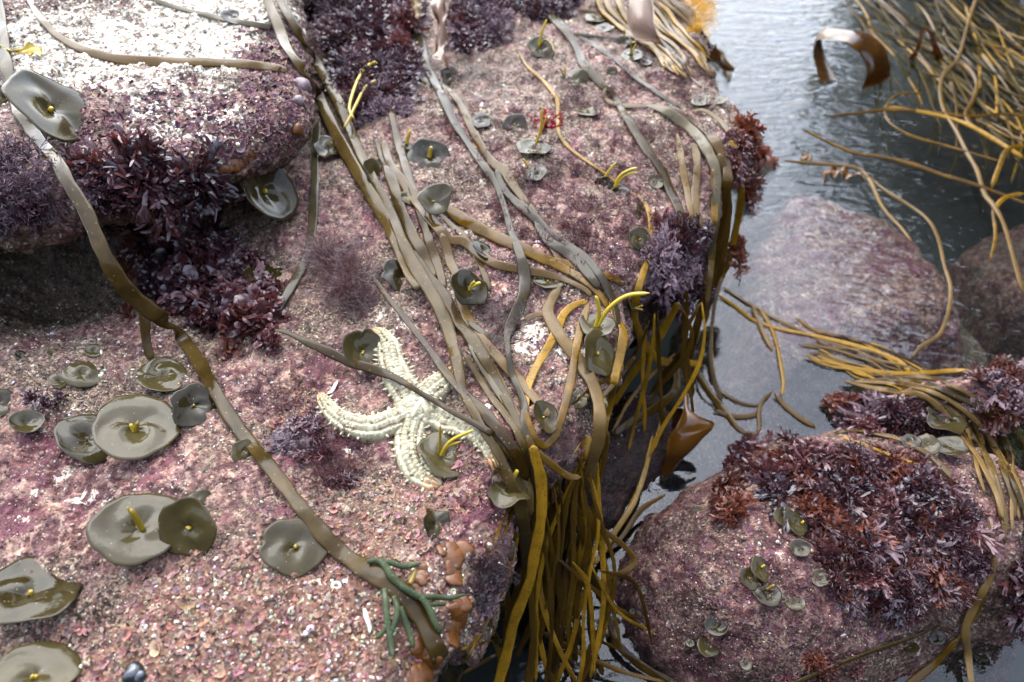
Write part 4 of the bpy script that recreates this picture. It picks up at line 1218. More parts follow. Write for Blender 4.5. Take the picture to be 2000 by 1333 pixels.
def frame(n, spin=0.0):
    n = np.asarray(n, float)
    n = n / np.linalg.norm(n)
    a = np.cross(n, (0.0, 1.0, 0.0) if abs(n[1]) < 0.9 else (1.0, 0, 0))
    a /= np.linalg.norm(a)
    b = np.cross(n, a)
    c, s = math.cos(spin), math.sin(spin)
    return a * c + b * s, b * c - a * s, n

_bk = [0]
def button(u, v, a, b, ang, label, fr=('nub',), wave=0.10, lift=0.32, group=None, mat='disc', cup=0.03, fold=0.0, water=True):
    """a, b: long and short width seen in the photograph; ang: direction of the long one; fr: yellow receptacles."""
    _bk[0] += 1
    r = np.random.default_rng(1000 + _bk[0])
    p, nr_, d = hit(u, v, water)
    R = a * 0.5 * d / FPX
    # the tilt that shows the saucer as this ellipse
    view = -rays(u, v)
    view /= np.linalg.norm(view)
    t = math.acos(min(0.99, b / a))
    q = rad(ang)
    mn = -math.sin(q) * RGT - math.cos(q) * UPV
    mn = mn - view * mn.dot(view)
    mn /= np.linalg.norm(mn)
    n = view * math.cos(t) + mn * math.sin(t)
    n2 = view * math.cos(t) - mn * math.sin(t)
    if n2[2] > n[2]: n = n2
    lf = max(0.004, R * lift)
    c = p - rays(u, v) * (lf / max(0.3, nr_.dot(view)) * 0.75)
    A, B, n = frame(n, r.uniform(0, 6.28))
    NT_, NR = 56, 13
    th = np.linspace(0, 2 * np.pi, NT_, endpoint=False)
    ph = r.uniform(0, 6.28, 5)
    edge = 1 + 0.05 * np.sin(2 * th + ph[0]) + 0.03 * np.sin(3 * th + ph[1]) + wave * 0.35 * np.sin(5 * th + ph[2]) + 0.012 * np.sin(11 * th + ph[3]) - (0.12 * np.exp(-((th - ph[4]) / 0.16) ** 2) if r.random() < 0.5 and R > 0.012 else 0)
    top = []
    for i in range(NR):
        x = i / (NR - 1)
        rr = R * x * edge
        h = R * (cup * x ** 2 * 1.2 - 0.10 * math.exp(-(x / 0.22) ** 2)) + R * wave * (0.32 if wave < 0.21 else 0.8) * (x ** 1.6) * (np.sin(2 * th + ph[3]) + 0.7 * np.sin(3 * th + ph[4]))
        h = h + R * 0.025 * np.sin(7 * x + 3 * np.sin(th + ph[1]))
        if fold:
            s = np.cos(th + ph[2]) * x
            h = h + R * fold * np.maximum(s - 0.15, 0) ** 1.4 * 2.2
        top.append(c + A * (rr * np.cos(th))[:, None] + B * (rr * np.sin(th))[:, None] + n * h[:, None])
    th_ = max(0.0009, R * 0.045)
    bot = [t_ - n * th_ * (1.0 if i < NR - 1 else 0.4) for i, t_ in enumerate(top)]
    rows = top + bot[::-1]
    rows.append(c[None] - n * (th_ + R * 0.17) + A * (R * 0.03 * np.cos(th))[:, None] + B * (R * 0.03 * np.sin(th))[:, None])
    V = np.vstack(rows)
    e = bpy.data.objects.new('button_weed', None)
    C.objects.link(e)
    e.location = p
    e.empty_display_size = 0.01
    tag(e, label, 'button weed', group)
    off = np.array(p)
    link('saucer', mk('saucer', V - off, grid_faces(len(rows), NT_, True), M[mat]), e)
    if R > 0.008:
        base = c - n * R * 0.14
        foot = p - nr_ * 0.003
        sv = tube(catmull([base, base * 0.5 + foot * 0.5 - n * R * 0.06, foot], 8), np.linspace(R * 0.13, R * 0.09, 8), 8)
        link('stalk', mkqt('stalk', sv[0] - off, sv[1], sv[2], M['brown']), e)
    cc = c - n * R * 0.08
    for f in fr:
        if f == 'nub':
            parts = []
            for k in range(r.integers(1, 3)):
                s = cc + (A * r.uniform(-1, 1) + B * r.uniform(-1, 1)) * R * 0.05
                parts.append(round_tube([s, s + n * R * 0.05, s + n * R * 0.10 + A * R * 0.03 * r.uniform(-1, 1)], R * 0.055, R * 0.045, 8))
            link('receptacle', mkqt('receptacle', *[x if x is None else x for x in (join(parts)[0] - off, join(parts)[1], join(parts)[2])], M['yellow']), e)
        elif f:
            pts, wpx = f
            dz = float((cc - CAMP).dot(FWD))
            L = np.concatenate([[0], np.cumsum(np.hypot(*np.diff(np.array(pts, float), axis=0).T))])
            P3 = [CAMP + rays(*q_) * (dz - 0.55 * l_ * dz / FPX) for q_, l_ in zip(pts, L)]
            rr = wpx * 0.5 * dz / FPX
            tv = round_tube(P3, rr, rr * 0.85, 14)
            link('receptacle', mkqt('receptacle', tv[0] - off, tv[1], tv[2], M['yellow']), e)
    return e

def fk(*pts, w=7):
    return (list(pts), w)

button(103, 210, 168, 92, 38, 'large grey button weed with a dented brown corner lying on the slab', wave=0.16)
button(520, 372, 128, 84, 52, 'deep dark-olive cup of button weed right of the red fringe of the slab', cup=0.16, wave=0.06, lift=1.0)
button(455, 33, 48, 24, 15, 'small button weed sitting on the thin strap at the top of the slab', fr=(), wave=0.05)
button(708, 688, 92, 76, 62, 'round grey button weed under the diagonal strap beside the raised starfish arm', wave=0.08, cup=0.2)
button(316, 733, 94, 64, 4, 'flat oval button weed with a brown glossy middle just left of the thick strap', fr=(), wave=0.03)
button(183, 685, 33, 27, 0, 'small dark button under the slab, right one of the uppermost row', fr=(), wave=0.03)
button(102, 690, 21, 17, 0, 'tiny dark button in the middle of the row under the slab', fr=(), wave=0.02)
button(40, 694, 21, 18, 0, 'tiny black button at the left end of the row under the slab', fr=(), wave=0.02)
button(160, 730, 66, 54, 5, 'dark domed button weed touching a smaller grey one under the slab', fr=(), wave=0.03, cup=-0.08)
button(117, 744, 39, 32, 0, 'small smooth grey button weed leaning on the dark domed one', fr=(), wave=0.02)
button(-3, 787, 64, 58, 0, 'dark button weed cut by the left edge of the picture', fr=(), wave=0.04)
button(52, 826, 58, 47, 0, 'concave dark button weed with a pale rim near the left edge', fr=(), wave=0.03, cup=0.2)
button(172, 855, 116, 92, 12, 'olive button weed half covered by the big round one', fr=(), wave=0.08)
button(266, 833, 156, 117, 3, 'big round glossy button weed with a short yellow fork in its middle', fr=(fk((263, 846), (259, 838), (255, 828), w=9), fk((264, 846), (267, 836), (269, 824), w=9)), wave=0.06, lift=0.6)
button(380, 792, 90, 82, 30, 'puckered dark-olive button weed tucked against the thick strap', wave=0.2, mat='disc')
button(476, 882, 48, 46, 60, 'small ruffled button weed just right of the thick strap', wave=0.2)
button(268, 1030, 158, 136, 0, 'big grey button weed with a yellow finger-like branch pointing up', fr=(fk((279, 1036), (268, 1015), (254, 994), w=12), fk((276, 1036), (262, 1012), (248, 990), w=7)), wave=0.09, lift=0.5)
button(366, 1032, 122, 92, 62, 'dark wet button weed overlapped by the big grey one', wave=0.14)
button(386, 988, 66, 48, 20, 'crumpled little button weed behind the dark wet one', wave=0.24)
button(575, 1066, 124, 114, 20, 'grey button weed with a bubble in its middle beside the lower thick strap', wave=0.1, lift=0.5)
button(58, 1156, 172, 112, 0, 'pointed lozenge-shaped button weed at the left edge near the bottom', wave=0.2, lift=0.5)
button(68, 1318, 152, 116, 0, 'large button weed cut off by the bottom left corner', wave=0.08)
button(852, 1022, 62, 50, 60, 'crumpled dark button weed on the pink crust below the starfish', wave=0.3, fr=(fk((842, 1058), (842, 1050), (845, 1043), w=8),))
button(868, 888, 106, 82, 25, 'button weed with three long yellow fingers between two starfish arms', fr=(fk((856, 893), (859, 868), (860, 830), w=6), fk((858, 893), (880, 862), (925, 840), w=7), fk((860, 893), (876, 872), (901, 863), w=6)), wave=0.16)
button(992, 950, 96, 74, 30, 'pale button weed under the straps at the rock corner', fr=(fk((1001, 936), (1006, 928), (1011, 918), w=10),), wave=0.22)
button(916, 562, 78, 62, 48, 'curled button weed with a stubby yellow fork in the middle of the straps', fr=(fk((917, 566), (926, 558), (939, 552), w=8), fk((917, 568), (922, 556), (928, 550), w=8)), wave=0.16, lift=1.0)
button(782, 540, 76, 58, 30, 'grey button weed half hidden behind the left twin strap', fr=(), wave=0.18)
button(846, 393, 62, 44, 25, 'small folded button weed lying on the fork of the dark brown strap', wave=0.12, fold=0.5, lift=1.1)
button(838, 307, 82, 68, 8, 'squarish grey button weed with a short yellow finger below the dark tuft', fr=(fk((838, 308), (840, 298), (843, 286), w=9),), wave=0.17)
button(797, 285, 26, 14, 20, 'sliver of button weed with an upright yellow finger left of the squarish one', fr=(fk((795, 282), (797, 268), (803, 254), w=7),), wave=0.1)
button(948, 490, 58, 26, 28, 'narrow tilted button weed resting on the forked brown strap', fr=(), wave=0.06)
button(1058, 95, 54, 40, 22, 'button weed with one upright and one drooping yellow finger near the top', fr=(fk((1052, 92), (1058, 65), (1068, 38), w=5), fk((1054, 90), (1066, 78), (1078, 88), (1083, 103), w=4)), wave=0.16)
button(1122, 155, 52, 36, 10, 'torn button weed with a yellow prong pair on the upper rock', fr=(fk((1102, 150), (1098, 142), (1093, 132), w=4), fk((1103, 150), (1104, 141), (1104, 131), w=4)), wave=0.25)
button(1006, 243, 46, 40, 0, 'ribbed pale button weed left of the scarlet leaf', wave=0.08)
button(940, 236, 40, 26, 0, 'faded button weed left of the ribbed pale one', fr=(), wave=0.15)
button(1042, 288, 66, 30, 5, 'button weed below the scarlet leaf with two tall yellow fingers', fr=(fk((1046, 284), (1055, 255), (1060, 208), w=5), fk((1047, 284), (1056, 258), (1071, 220), w=4)), wave=0.12)
button(1046, 338, 46, 27, -14, 'button weed with a stubby yellow finger below the two-fingered one', fr=(fk((1033, 330), (1028, 320), (1021, 310), w=5),), wave=0.14)
button(1150, 218, 46, 17, 0, 'edge-on dark button weed with tiny yellow tip on the upper rock', fr=(fk((1148, 217), (1148, 212), w=4),), wave=0.05)
button(1234, 108, 46, 20, 0, 'button weed with two yellow fingers nearest the tan curtain', fr=(fk((1232, 106), (1233, 92), (1232, 78), w=4), fk((1233, 106), (1238, 95), (1243, 85), w=4)), wave=0.1)
button(1228, 78, 40, 24, 0, 'pale ragged button weed just above the two-fingered one by the curtain', fr=(fk((1219, 78), (1220, 66), (1221, 56), w=3),), wave=0.25)
button(1258, 121, 32, 13, 5, 'thin pale button seen edge-on below the curtain', fr=(), wave=0.04)
button(1196, 140, 22, 20, 0, 'little round button with a yellow fleck beside the twisting strap', wave=0.1)
button(1368, 196, 40, 21, 4, 'smooth pale button at the far rock edge under the curtain', fr=(), wave=0.04)
button(1405, 196, 34, 15, -8, 'narrow pale button at the very corner of the far rock edge', fr=(), wave=0.1)
button(1432, 276, 24, 21, 0, 'small round button hanging at the right rock edge beside the maroon fringe', fr=(), wave=0.03)
button(1281, 356, 33, 27, 10, 'small saucer of button weed beside the pale strap on the right of the rock', fr=(), wave=0.05, cup=0.22)
button(1178, 362, 34, 40, 80, 'upright-tilted button weed with one yellow finger in the red turf', fr=(fk((1181, 348), (1190, 333), (1204, 317), w=5),), wave=0.2)
button(1213, 377, 36, 30, 0, 'button weed in the red turf with a plume of bent yellow fingers', fr=(fk((1199, 368), (1210, 345), (1228, 333), (1245, 328), w=6), fk((1200, 368), (1214, 348), (1230, 340), (1244, 337), w=5)), wave=0.16)
button(1250, 467, 52, 38, 62, 'grey button weed with a yellow fleck right of the red turf', wave=0.1)
button(1252, 420, 46, 20, 78, 'button weed standing on edge behind the long golden strap', fr=(), wave=0.1)
button(1168, 690, 90, 58, 72, 'grey button weed with dark cracks hanging on the rock edge', wave=0.16)
button(1166, 634, 74, 44, 14, 'button weed with the longest pair of curved yellow arms at the rock edge', fr=(fk((1162, 642), (1170, 615), (1168, 592), (1163, 578), w=9), fk((1164, 642), (1190, 602), (1225, 578), (1269, 573), w=9)), wave=0.12, lift=0.8)
button(1063, 816, 66, 46, 55, 'cupped button weed cradled by the hook of the spotted golden strap', wave=0.12, cup=0.22)
button(1128, 776, 46, 36, 10, 'crumpled button weed with a hole beside the pale tan strap', wave=0.3)
button(1168, 780, 40, 34, 60, 'torn pale button weed at the rock edge under the cracked one', fr=(), wave=0.3)
button(1236, 588, 44, 20, 74, 'folded button weed with a yellow tuft on the edge under the long golden strap', fr=(fk((1240, 602), (1247, 600), (1256, 597), w=4), fk((1240, 603), (1248, 604), (1256, 606), w=4)), wave=0.2)
button(1072, 548, 60, 32, 8, 'dull button weed under the torn upper end of the pale tan strap', wave=0.16)
button(800, 388, 40, 22, 30, 'sliver of button weed behind the brown straps', fr=(), wave=0.1)
button(735, 345, 74, 36, 64, 'half hidden button weed behind the right twin strap', fr=(), wave=0.1)
button(520, 540, 84, 50, 0, 'squared brown button weed at the right end of the glossy red tuft', fr=(), wave=0.14)
button(12, 190, 50, 44, 0, 'brown button weed behind the thick strap on the slab', fr=(), wave=0.05)
button(640, 290, 54, 34, 20, 'ragged pale brown button weed under the tip of the slab', fr=(fk((644, 284), (648, 278), w=5),), wave=0.25)
button(1075, 35, 22, 17, 0, 'tiny pale button at the foot of the dark tuft at the top', fr=(), wave=0.05)
button(1165, 34, 48, 18, 6, 'flat pale button at the left of the tan curtain', fr=(), wave=0.1)
button(1180, 55, 36, 16, 0, 'small ragged button below the flat pale one by the curtain', fr=(), wave=0.2)
button(880, 150, 44, 34, 40, 'grey button weed below the hanging brown leaf', fr=(), wave=0.2)
# on the boulders
button(1400, 1222, 45, 43, 0, 'ringed pale button low on the maroon boulder', fr=(), wave=0.03, cup=0.18, lift=0.35)
button(1384, 1262, 45, 40, 30, 'button with dark streaks right below the ringed pale one', fr=(), wave=0.08, lift=0.35)
button(1348, 1255, 18, 17, 0, 'tiny white button left of the streaked one', fr=(), wave=0.02, lift=0.35)
button(1457, 1298, 23, 22, 0, 'small white button at the bottom of the maroon boulder', fr=(), wave=0.02, lift=0.35)
button(1498, 1160, 54, 46, 25, 'pale button with a yellow finger, largest of the three clustered on the boulder', fr=(fk((1498, 1152), (1506, 1146), (1513, 1143), w=5),), wave=0.08)
button(1464, 1130, 42, 36, 60, 'left one of the three clustered buttons on the boulder', wave=0.14)
button(1488, 1112, 50, 36, 70, 'upper dark one of the three clustered buttons on the boulder', fr=(fk((1488, 1108), (1494, 1104), w=5),), wave=0.15)
button(1553, 1176, 36, 33, 20, 'lone smooth pale button right of the three clustered ones', fr=(), wave=0.02)
button(1601, 1129, 37, 34, 0, 'olive ringed button at the edge of the red mat', fr=(), wave=0.1)
button(1563, 1072, 38, 34, 0, 'striped button under the pair beside the red mat', fr=(), wave=0.1, cup=0.2)
button(1532, 1010, 42, 36, 50, 'left pale one of the button pair beside the red mat', fr=(), wave=0.05)
button(1554, 1022, 52, 38, 62, 'right darker one of the button pair beside the red mat', fr=(fk((1566, 1022), (1570, 1018), w=5),), wave=0.12)
button(1830, 1246, 30, 34, 70, 'ribbed button on the lower right flank of the boulder', fr=(), wave=0.1)
button(1780, 1266, 28, 23, 0, 'dark button on the lower right flank of the boulder', fr=(), wave=0.05)
button(1257, 1155, 13, 13, 0, 'tiny white button high on the left flank of the boulder', fr=(), wave=0.0, lift=0.3)
button(1235, 1195, 12, 13, 80, 'tiny white button low on the left flank of the boulder', fr=(), wave=0.0, lift=0.3)
button(1362, 995, 12, 12, 0, 'tiny pale button near the top of the boulder', fr=(), wave=0.0, lift=0.3)
button(1846, 823, 70, 42, 25, 'pale folded button beside the sheaf of tan straps', wave=0.16, fold=0.3, lift=0.9)
button(1856, 872, 60, 36, 0, 'pale button with a brown heart below the folded one by the sheaf', fr=('nub',), wave=0.15, lift=0.8)
button(1812, 868, 44, 38, 20, 'dark button with a yellow fleck left of the pale brown-hearted one', wave=0.15, lift=0.8)
button(1780, 862, 36, 26, 20, 'leftmost dark button of the group by the sheaf', fr=(), wave=0.15, lift=0.8)

# ---------------------------------------------------------------- red and purple weeds
def ribbon(V, Q, P, Wd, N, cupv):
    """Three-wide strip along P."""
    n0 = len(V)
    m = len(P)
    for i in range(m):
        t = P[min(i + 1, m - 1)] - P[max(i - 1, 0)]
        s = np.cross(t, N)
        s = s / (np.linalg.norm(s) + 1e-9)
        V.append(P[i] - s * Wd[i])
        V.append(P[i] - N * cupv * Wd[i])
        V.append(P[i] + s * Wd[i])
        if i:
            a = n0 + 3 * (i - 1)
            Q.append((a, a + 1, a + 4, a + 3))
            Q.append((a + 1, a + 2, a + 5, a + 4))

def grow(V, Q, p, d, N, L, w, lev, r, o):
    """One blade that forks lev times."""
    ns = o.get('ns', 3)
    P, Wd = [p], [w]
    for i in range(ns):
        d = d + N * r.normal(o.get('curl', 0), o.get('curlv', 0.18)) + r.normal(0, o.get('jit', 0.10), 3) + np.array([0, 0, o.get('droop', 0)])
        d /= np.linalg.norm(d)
        p = p + d * L / ns
        P.append(p)
        q = (i + 1) / ns
        Wd.append(w * (1 + o.get('flare', 0.25) * q) if lev else w * (o.get('leaf', 1.0) * (1 - o.get('taper', 0.4) * q) + (0.4 * math.sin(q * 2.6) if o.get('leaf', 1.0) > 1 else 0)) * (1 if i < ns - 1 else o.get('tip', 0.45)))
    N = N - d * N.dot(d)
    N /= np.linalg.norm(N) + 1e-9
    ribbon(V, Q, P, Wd, N, o.get('cup', 0.25))
    if lev:
        s = np.cross(d, N)
        k = 3 if r.random() < o.get('tri', 0.2) else 2
        for j in range(k):
            f = (j - (k - 1) / 2) * 2 / max(1, k - 1)
            d2 = d + s * f * o.get('spread', 0.5) * r.uniform(0.7, 1.3) + N * r.normal(0, 0.25)
            d2 /= np.linalg.norm(d2)
            N2 = N + s * r.normal(0, o.get('twist', 0.35)) 
            grow(V, Q, p, d2, N2 / np.linalg.norm(N2), L * r.uniform(0.7, 1.0), Wd[-1] * o.get('shrink', 0.72), lev - 1 if r.random() > 0.12 else 0, r, o)

KINDS_ = {
    'fork': dict(nf=24, lev=3, L=0.28, curlv=0.32, twist=0.6, droop=-0.05, jit=0.16, w=0.048, spread=0.5, tip=0.55, taper=0.15, open=0.9, flare=0.4),
    'fine': dict(nf=32, lev=4, L=0.24, curlv=0.3, twist=0.7, jit=0.18, w=0.019, droop=-0.06, spread=0.5, open=1.0, flare=0.3, shrink=0.85),
    'broad': dict(nf=13, lev=3, L=0.34, w=0.13, leaf=1.1, spread=0.6, open=1.0, flare=0.5, curlv=0.35, cup=0.4, shrink=0.62, twist=0.7, tri=0.5, ns=5),
    'antler': dict(nf=16, lev=3, L=0.30, w=0.026, spread=0.6, open=1.1, flare=0.1, cup=0.8, shrink=0.85, jit=0.14),
    'blade': dict(nf=20, lev=2, L=0.46, w=0.050, spread=0.32, open=0.9, flare=0.35, shrink=0.85, curlv=0.22, ns=5, droop=-0.09, twist=0.6),
    'plume': dict(nf=34, lev=4, L=0.26, w=0.010, spread=0.45, open=0.8, flare=0, shrink=0.8, jit=0.12, ns=2, tri=0.5),
    'hair': dict(nf=90, lev=1, L=0.55, w=0.007, spread=0.4, open=1.2, flare=0, shrink=0.8, jit=0.25, ns=5),
}
TEMPL = {}
def template(kind, k):
    if (kind, k) not in TEMPL:
        o = KINDS_[kind]
        r = np.random.default_rng(sum(map(ord, kind)) * 13 + k)
        V, Q = [], []
        for i in range(o['nf']):
            a = r.uniform(0, 6.28)
            e = r.uniform(0, 1) ** 0.7 * o['open']
            d = np.array([math.cos(a) * math.sin(e), math.sin(a) * math.sin(e), math.cos(e) * 0.9 + 0.1])
            d /= np.linalg.norm(d)
            N = np.cross(d, (math.sin(a + r.normal(0, 0.9)), -math.cos(a + r.normal(0, 0.9)), 0.2))
            N /= np.linalg.norm(N) + 1e-9
            grow(V, Q, np.array([math.cos(a), math.sin(a), 0]) * r.uniform(0, 0.10), d, N, o['L'] * r.uniform(0.7, 1.2), o['w'] * r.uniform(0.7, 1.25), o['lev'], r, o)
        TEMPL[kind, k] = (np.array(V), np.array(Q))
    return TEMPL[kind, k]

MESHES = {}
KNAME = dict(fork='forked_weed', fine='bushy_weed', broad='leafy_weed', antler='antler_weed', blade='bladed_weed', plume='plumy_weed', hair='hair_weed')
def tuft(u, v, size, kind, mat, label, group=None, lean=(0, 0), k=0, sq=1.0, sink=0.0, z=None, name=None, cat='red seaweed', up=0.5, r=None):
    """A tuft standing at a spot of the rock; size is its reach in photograph pixels; lean in picture directions (right, down)."""
    name = name or KNAME[kind]
    r = r or np.random.default_rng(int(u * 31 + v * 7) % 99991)
    if z is None:
        p, n, d = hit(u, v)
    else:
        p = unproj(u, v, z)
        n, d = np.array([0, -0.3, 0.95]), float((p - CAMP).dot(FWD))
    key = (kind, k, mat)
    if key not in MESHES:
        V, Q = template(kind, k)
        MESHES[key] = mk(name, V, Q, M[mat])
    s = size * d / FPX
    ax = n * (1 - up) + np.array([0, 0, 1.0]) * up + RGT * lean[0] - UPV * lean[1]
    A, B, ax = frame(ax, r.uniform(0, 6.28))
    o = link(name, MESHES[key])
    mt = Matrix(((A[0] * s, B[0] * s, ax[0] * s * sq), (A[1] * s, B[1] * s, ax[1] * s * sq), (A[2] * s, B[2] * s, ax[2] * s * sq))).to_4x4()
    mt.translation = Vector(p - n * sink)
    o.matrix_world = mt
    tag(o, label, cat, group)
    return o

AVOID = catmull(np.array([(4, 60), (28, 195), (62, 255), (102, 303), (135, 360), (168, 415), (200, 490), (238, 556), (288, 603), (338, 640), (384, 700)], float), 120)
def patch(poly, n, size, kinds, mats, label, group, lean=(0, 0), leanv=0.35, sq=(0.5, 0.85), z=None, seed=0, up=0.5, name=None, nt=4):
    """Tufts spread evenly over an area of rock, each its own object."""
    r = np.random.default_rng(seed + 500)
    poly = np.array(poly, float)
    lo, hi = poly.min(0), poly.max(0)
    got = []
    tries = 0
    while len(got) < n and tries < 4000:
        tries += 1
        best = None
        for _ in range(8):
            q = lo + (hi - lo) * r.random(2)
            if poly_dist(q[None], poly)[0] < 0 or np.hypot(*(AVOID - q).T).min() < size[0] * 0.62: continue
            dd = min([np.hypot(*(q - g)) for g in got] or [1e9])
            if best is None or dd > best[0]: best = (dd, q)
        if best is None: continue
        got.append(best[1])
    for q in got:
        tuft(q[0], q[1], r.uniform(*size), kinds[r.integers(len(kinds))], mats[r.integers(len(mats))], label, group, (lean[0] + r.normal(0, leanv), lean[1] + r.normal(0, leanv)),
             int(r.integers(nt)), r.uniform(*sq), z=z, up=up, name=name, r=r)

T1 = 'glossy dark purple tuft in the big mass at the top beside the twin straps'
patch([(608, -15), (810, -15), (815, 60), (800, 150), (760, 190), (700, 190), (672, 150), (635, 60)], 44, (48, 72), ['fine', 'fine', 'fork'], ['dark_red', 'dark_red', 'maroon'], T1, 'big dark mass of weed at the top', (0.2, 0.25), seed=1)
patch([(660, 150), (800, 110), (790, 200), (760, 262), (720, 250), (690, 220)], 16, (44, 60), ['fine'], ['dark_red', 'mauve', 'dark_red'], T1, 'big dark mass of weed at the top', (0.1, 0.5), seed=2)
patch([(645, 10), (730, 10), (720, 110), (670, 100)], 6, (52, 66), ['antler'], ['mauve'], 'mauve coated tuft among the big dark mass', 'mauve tufts of the dark mass', (0.1, 0.2), seed=3)
T2 = 'dark purple tuft in the second mass at the top, right of the brown leaf'
patch([(880, -15), (985, -15), (990, 60), (970, 100), (930, 110), (890, 70)], 20, (40, 56), ['fine', 'fine', 'fork'], ['dark_red', 'maroon', 'mauve'], T2, 'second dark mass of weed at the top', (0, 0.35), seed=4)
patch([(1000, -20), (1120, -20), (1115, 20), (1080, 45), (1020, 30)], 12, (34, 48), ['fine'], ['dark_red'], 'blackish tuft in the third mass at the top', 'third dark mass of weed at the top', (0, 0.3), seed=5)
patch([(-30, 300), (90, 300), (180, 320), (190, 370), (130, 410), (30, 420), (-30, 410)], 22, (50, 74), ['antler', 'antler', 'fine'], ['mauve', 'mauve', 'dark_red'], 'greyish mauve antler-like tuft hanging off the left lip of the slab', 'mauve tufts on the lip of the slab', (0, 0.65), seed=6)
patch([(170, 320), (300, 310), (390, 345), (405, 385), (300, 420), (200, 410)], 16, (58, 84), ['blade', 'fork'], ['dark_red', 'maroon', 'mauve', 'dark_red'], 'long-bladed dark tuft hanging from the slab right of the thick strap', 'dark blades on the lip of the slab', (0.25, 0.65), seed=7)
tuft(250, 320, 70, 'blade', 'maroon', 'upright maroon looped blades standing on the slab lip', None, (0, -0.2), 2)
patch([(285, 430), (400, 450), (480, 510), (520, 580), (500, 640), (410, 640), (345, 580), (300, 500)], 40, (50, 84), ['broad', 'fork', 'broad', 'fork'], ['dark_red', 'maroon', 'dark_red'], 'wet glossy dark-red tuft in the lump under the slab beside the thick strap', 'glossy red lump under the slab', (0.15, 0.25), seed=8)
patch([(420, 470), (545, 540), (530, 670), (460, 690), (400, 660)], 12, (36, 52), ['broad', 'fork'], ['maroon', 'redbrown'], 'small red-brown ruffle at the right margin of the glossy lump', 'red-brown ruffles of the glossy lump', (0.3, 0.3), seed=9)
patch([(245, 500), (275, 560), (270, 640), (245, 620), (230, 560)], 5, (30, 44), ['fork'], ['redbrown'], 'ragged red-brown sprig in the shade left of the fork of the thick strap', 'red-brown sprigs in the hollow', (-0.3, 0.4), seed=10)
patch([(1280, 440), (1370, 450), (1385, 520), (1350, 570), (1290, 560), (1268, 510)], 14, (48, 70), ['blade', 'fork', 'fine'], ['dark_red', 'maroon', 'mauve'], 'dark red tuft on the rock edge behind the hanging straps', 'red tufts on the rock edge', (0.35, 0.4), seed=11)
patch([(1290, 570), (1380, 560), (1370, 600), (1310, 610)], 6, (34, 44), ['fine'], ['dark_red'], 'fine purple tuft dangling below the rock edge', 'fine tufts below the rock edge', (0.2, 0.8), z=0.17, seed=12)
patch([(1436, 232), (1470, 230), (1482, 300), (1466, 370), (1440, 400)], 9, (40, 60), ['fork', 'blade'], ['maroon', 'redbrown', 'dark_red'], 'maroon sprig sticking out over the water from the outer rock edge', 'maroon fringe at the outer rock edge', (0.8, 0.15), seed=13)
patch([(1425, 480), (1445, 470), (1450, 530), (1430, 530)], 3, (34, 44), ['fork'], ['redbrown'], 'red-brown sprig low behind the hanging straps at the outer edge', 'low sprigs at the outer rock edge', (0.8, 0.2), z=0.12, seed=14)
patch([(640, 470), (720, 530), (730, 590), (690, 610), (650, 550), (625, 500)], 7, (60, 84), ['plume'], ['plume'], 'feathery dusty-purple plume on the rock left of the thin orange-brown strap', 'plumes in the middle of the rock', (0.25, 0.55), seed=15)
patch([(935, 590), (1010, 580), (1010, 690), (960, 690)], 6, (50, 64), ['hair'], ['plume'], 'brown hair-like tuft between the straps in the middle', 'hair-like tufts among the straps', (0.1, 0.4), seed=16)
patch([(545, 840), (640, 830), (640, 900), (560, 910)], 6, (44, 62), ['fork'], ['dark_red', 'mauve'], 'flat grey-purple forked tuft on the rock right of the lower thick strap', 'flat grey-purple tufts', (0, 0.3), seed=17, sq=(0.3, 0.5), up=0.2)
patch([(610, 890), (700, 900), (690, 950), (610, 950)], 6, (40, 54), ['plume', 'fine'], ['maroon'], 'thin dark-red branching sprig below the flat grey-purple tufts', 'thin red sprigs', (0.3, 0.2), seed=18, sq=(0.4, 0.6), up=0.2)
patch([(935, 1075), (990, 1060), (975, 1130), (940, 1190), (925, 1160)], 10, (38, 54), ['plume', 'fine'], ['plume', 'mauve'], 'fine purple fringe hanging under the rock corner by the bundle', 'purple fringe under the rock corner', (0.4, 0.9), seed=19)
patch([(1070, 860), (1110, 830), (1110, 900), (1080, 930)], 5, (26, 36), ['plume'], ['plume'], 'tiny purple fringe on the rock edge below the hooked golden strap', 'fringe below the hooked strap', (0.4, 0.6), seed=20)
tuft(1062, 247, 36, 'blade', 'scarlet', 'scarlet leafy sprig on the upper rock', None, (0.1, 0.1), 1)
TM = 'red-brown forked tuft in the thick mat on the maroon boulder'
patch([(1400, 905), (1480, 872), (1600, 862), (1720, 890), (1830, 930), (1900, 990), (1920, 1090), (1870, 1170), (1760, 1200), (1650, 1170), (1600, 1080), (1580, 1000), (1480, 960)], 120, (44, 66), ['fork', 'fork', 'blade', 'fine'], ['maroon', 'redbrown', 'dark_red', 'maroon'], TM, 'red mat on the boulder', (0, 0.1), 0.55, sq=(0.4, 0.7), seed=21)
patch([(1540, 900), (1640, 930), (1800, 960), (1850, 1060), (1780, 1120), (1680, 1080), (1620, 1000)], 18, (46, 62), ['blade', 'antler'], ['mauve', 'mauve', 'dark_red'], 'greyish lavender forked tuft within the red mat on the boulder', 'lavender tufts in the red mat', (0, 0.1), 0.5, sq=(0.4, 0.7), seed=22)
patch([(1410, 960), (1450, 940), (1450, 1000), (1420, 1020)], 3, (48, 60), ['fork'], ['redbrown'], 'orange-brown forked tuft at the left tip of the red mat', 'orange-brown tufts of the mat', (-0.3, 0.3), seed=23)
patch([(1640, 800), (1700, 790), (1790, 800), (1830, 830), (1760, 850), (1660, 845)], 20, (36, 52), ['fork', 'fine', 'blade'], ['dark_red', 'maroon', 'mauve'], 'dark red tuft on the low boulder left of the buttons by the sheaf', 'dark tufts on the low boulder', (0, 0.1), seed=24)
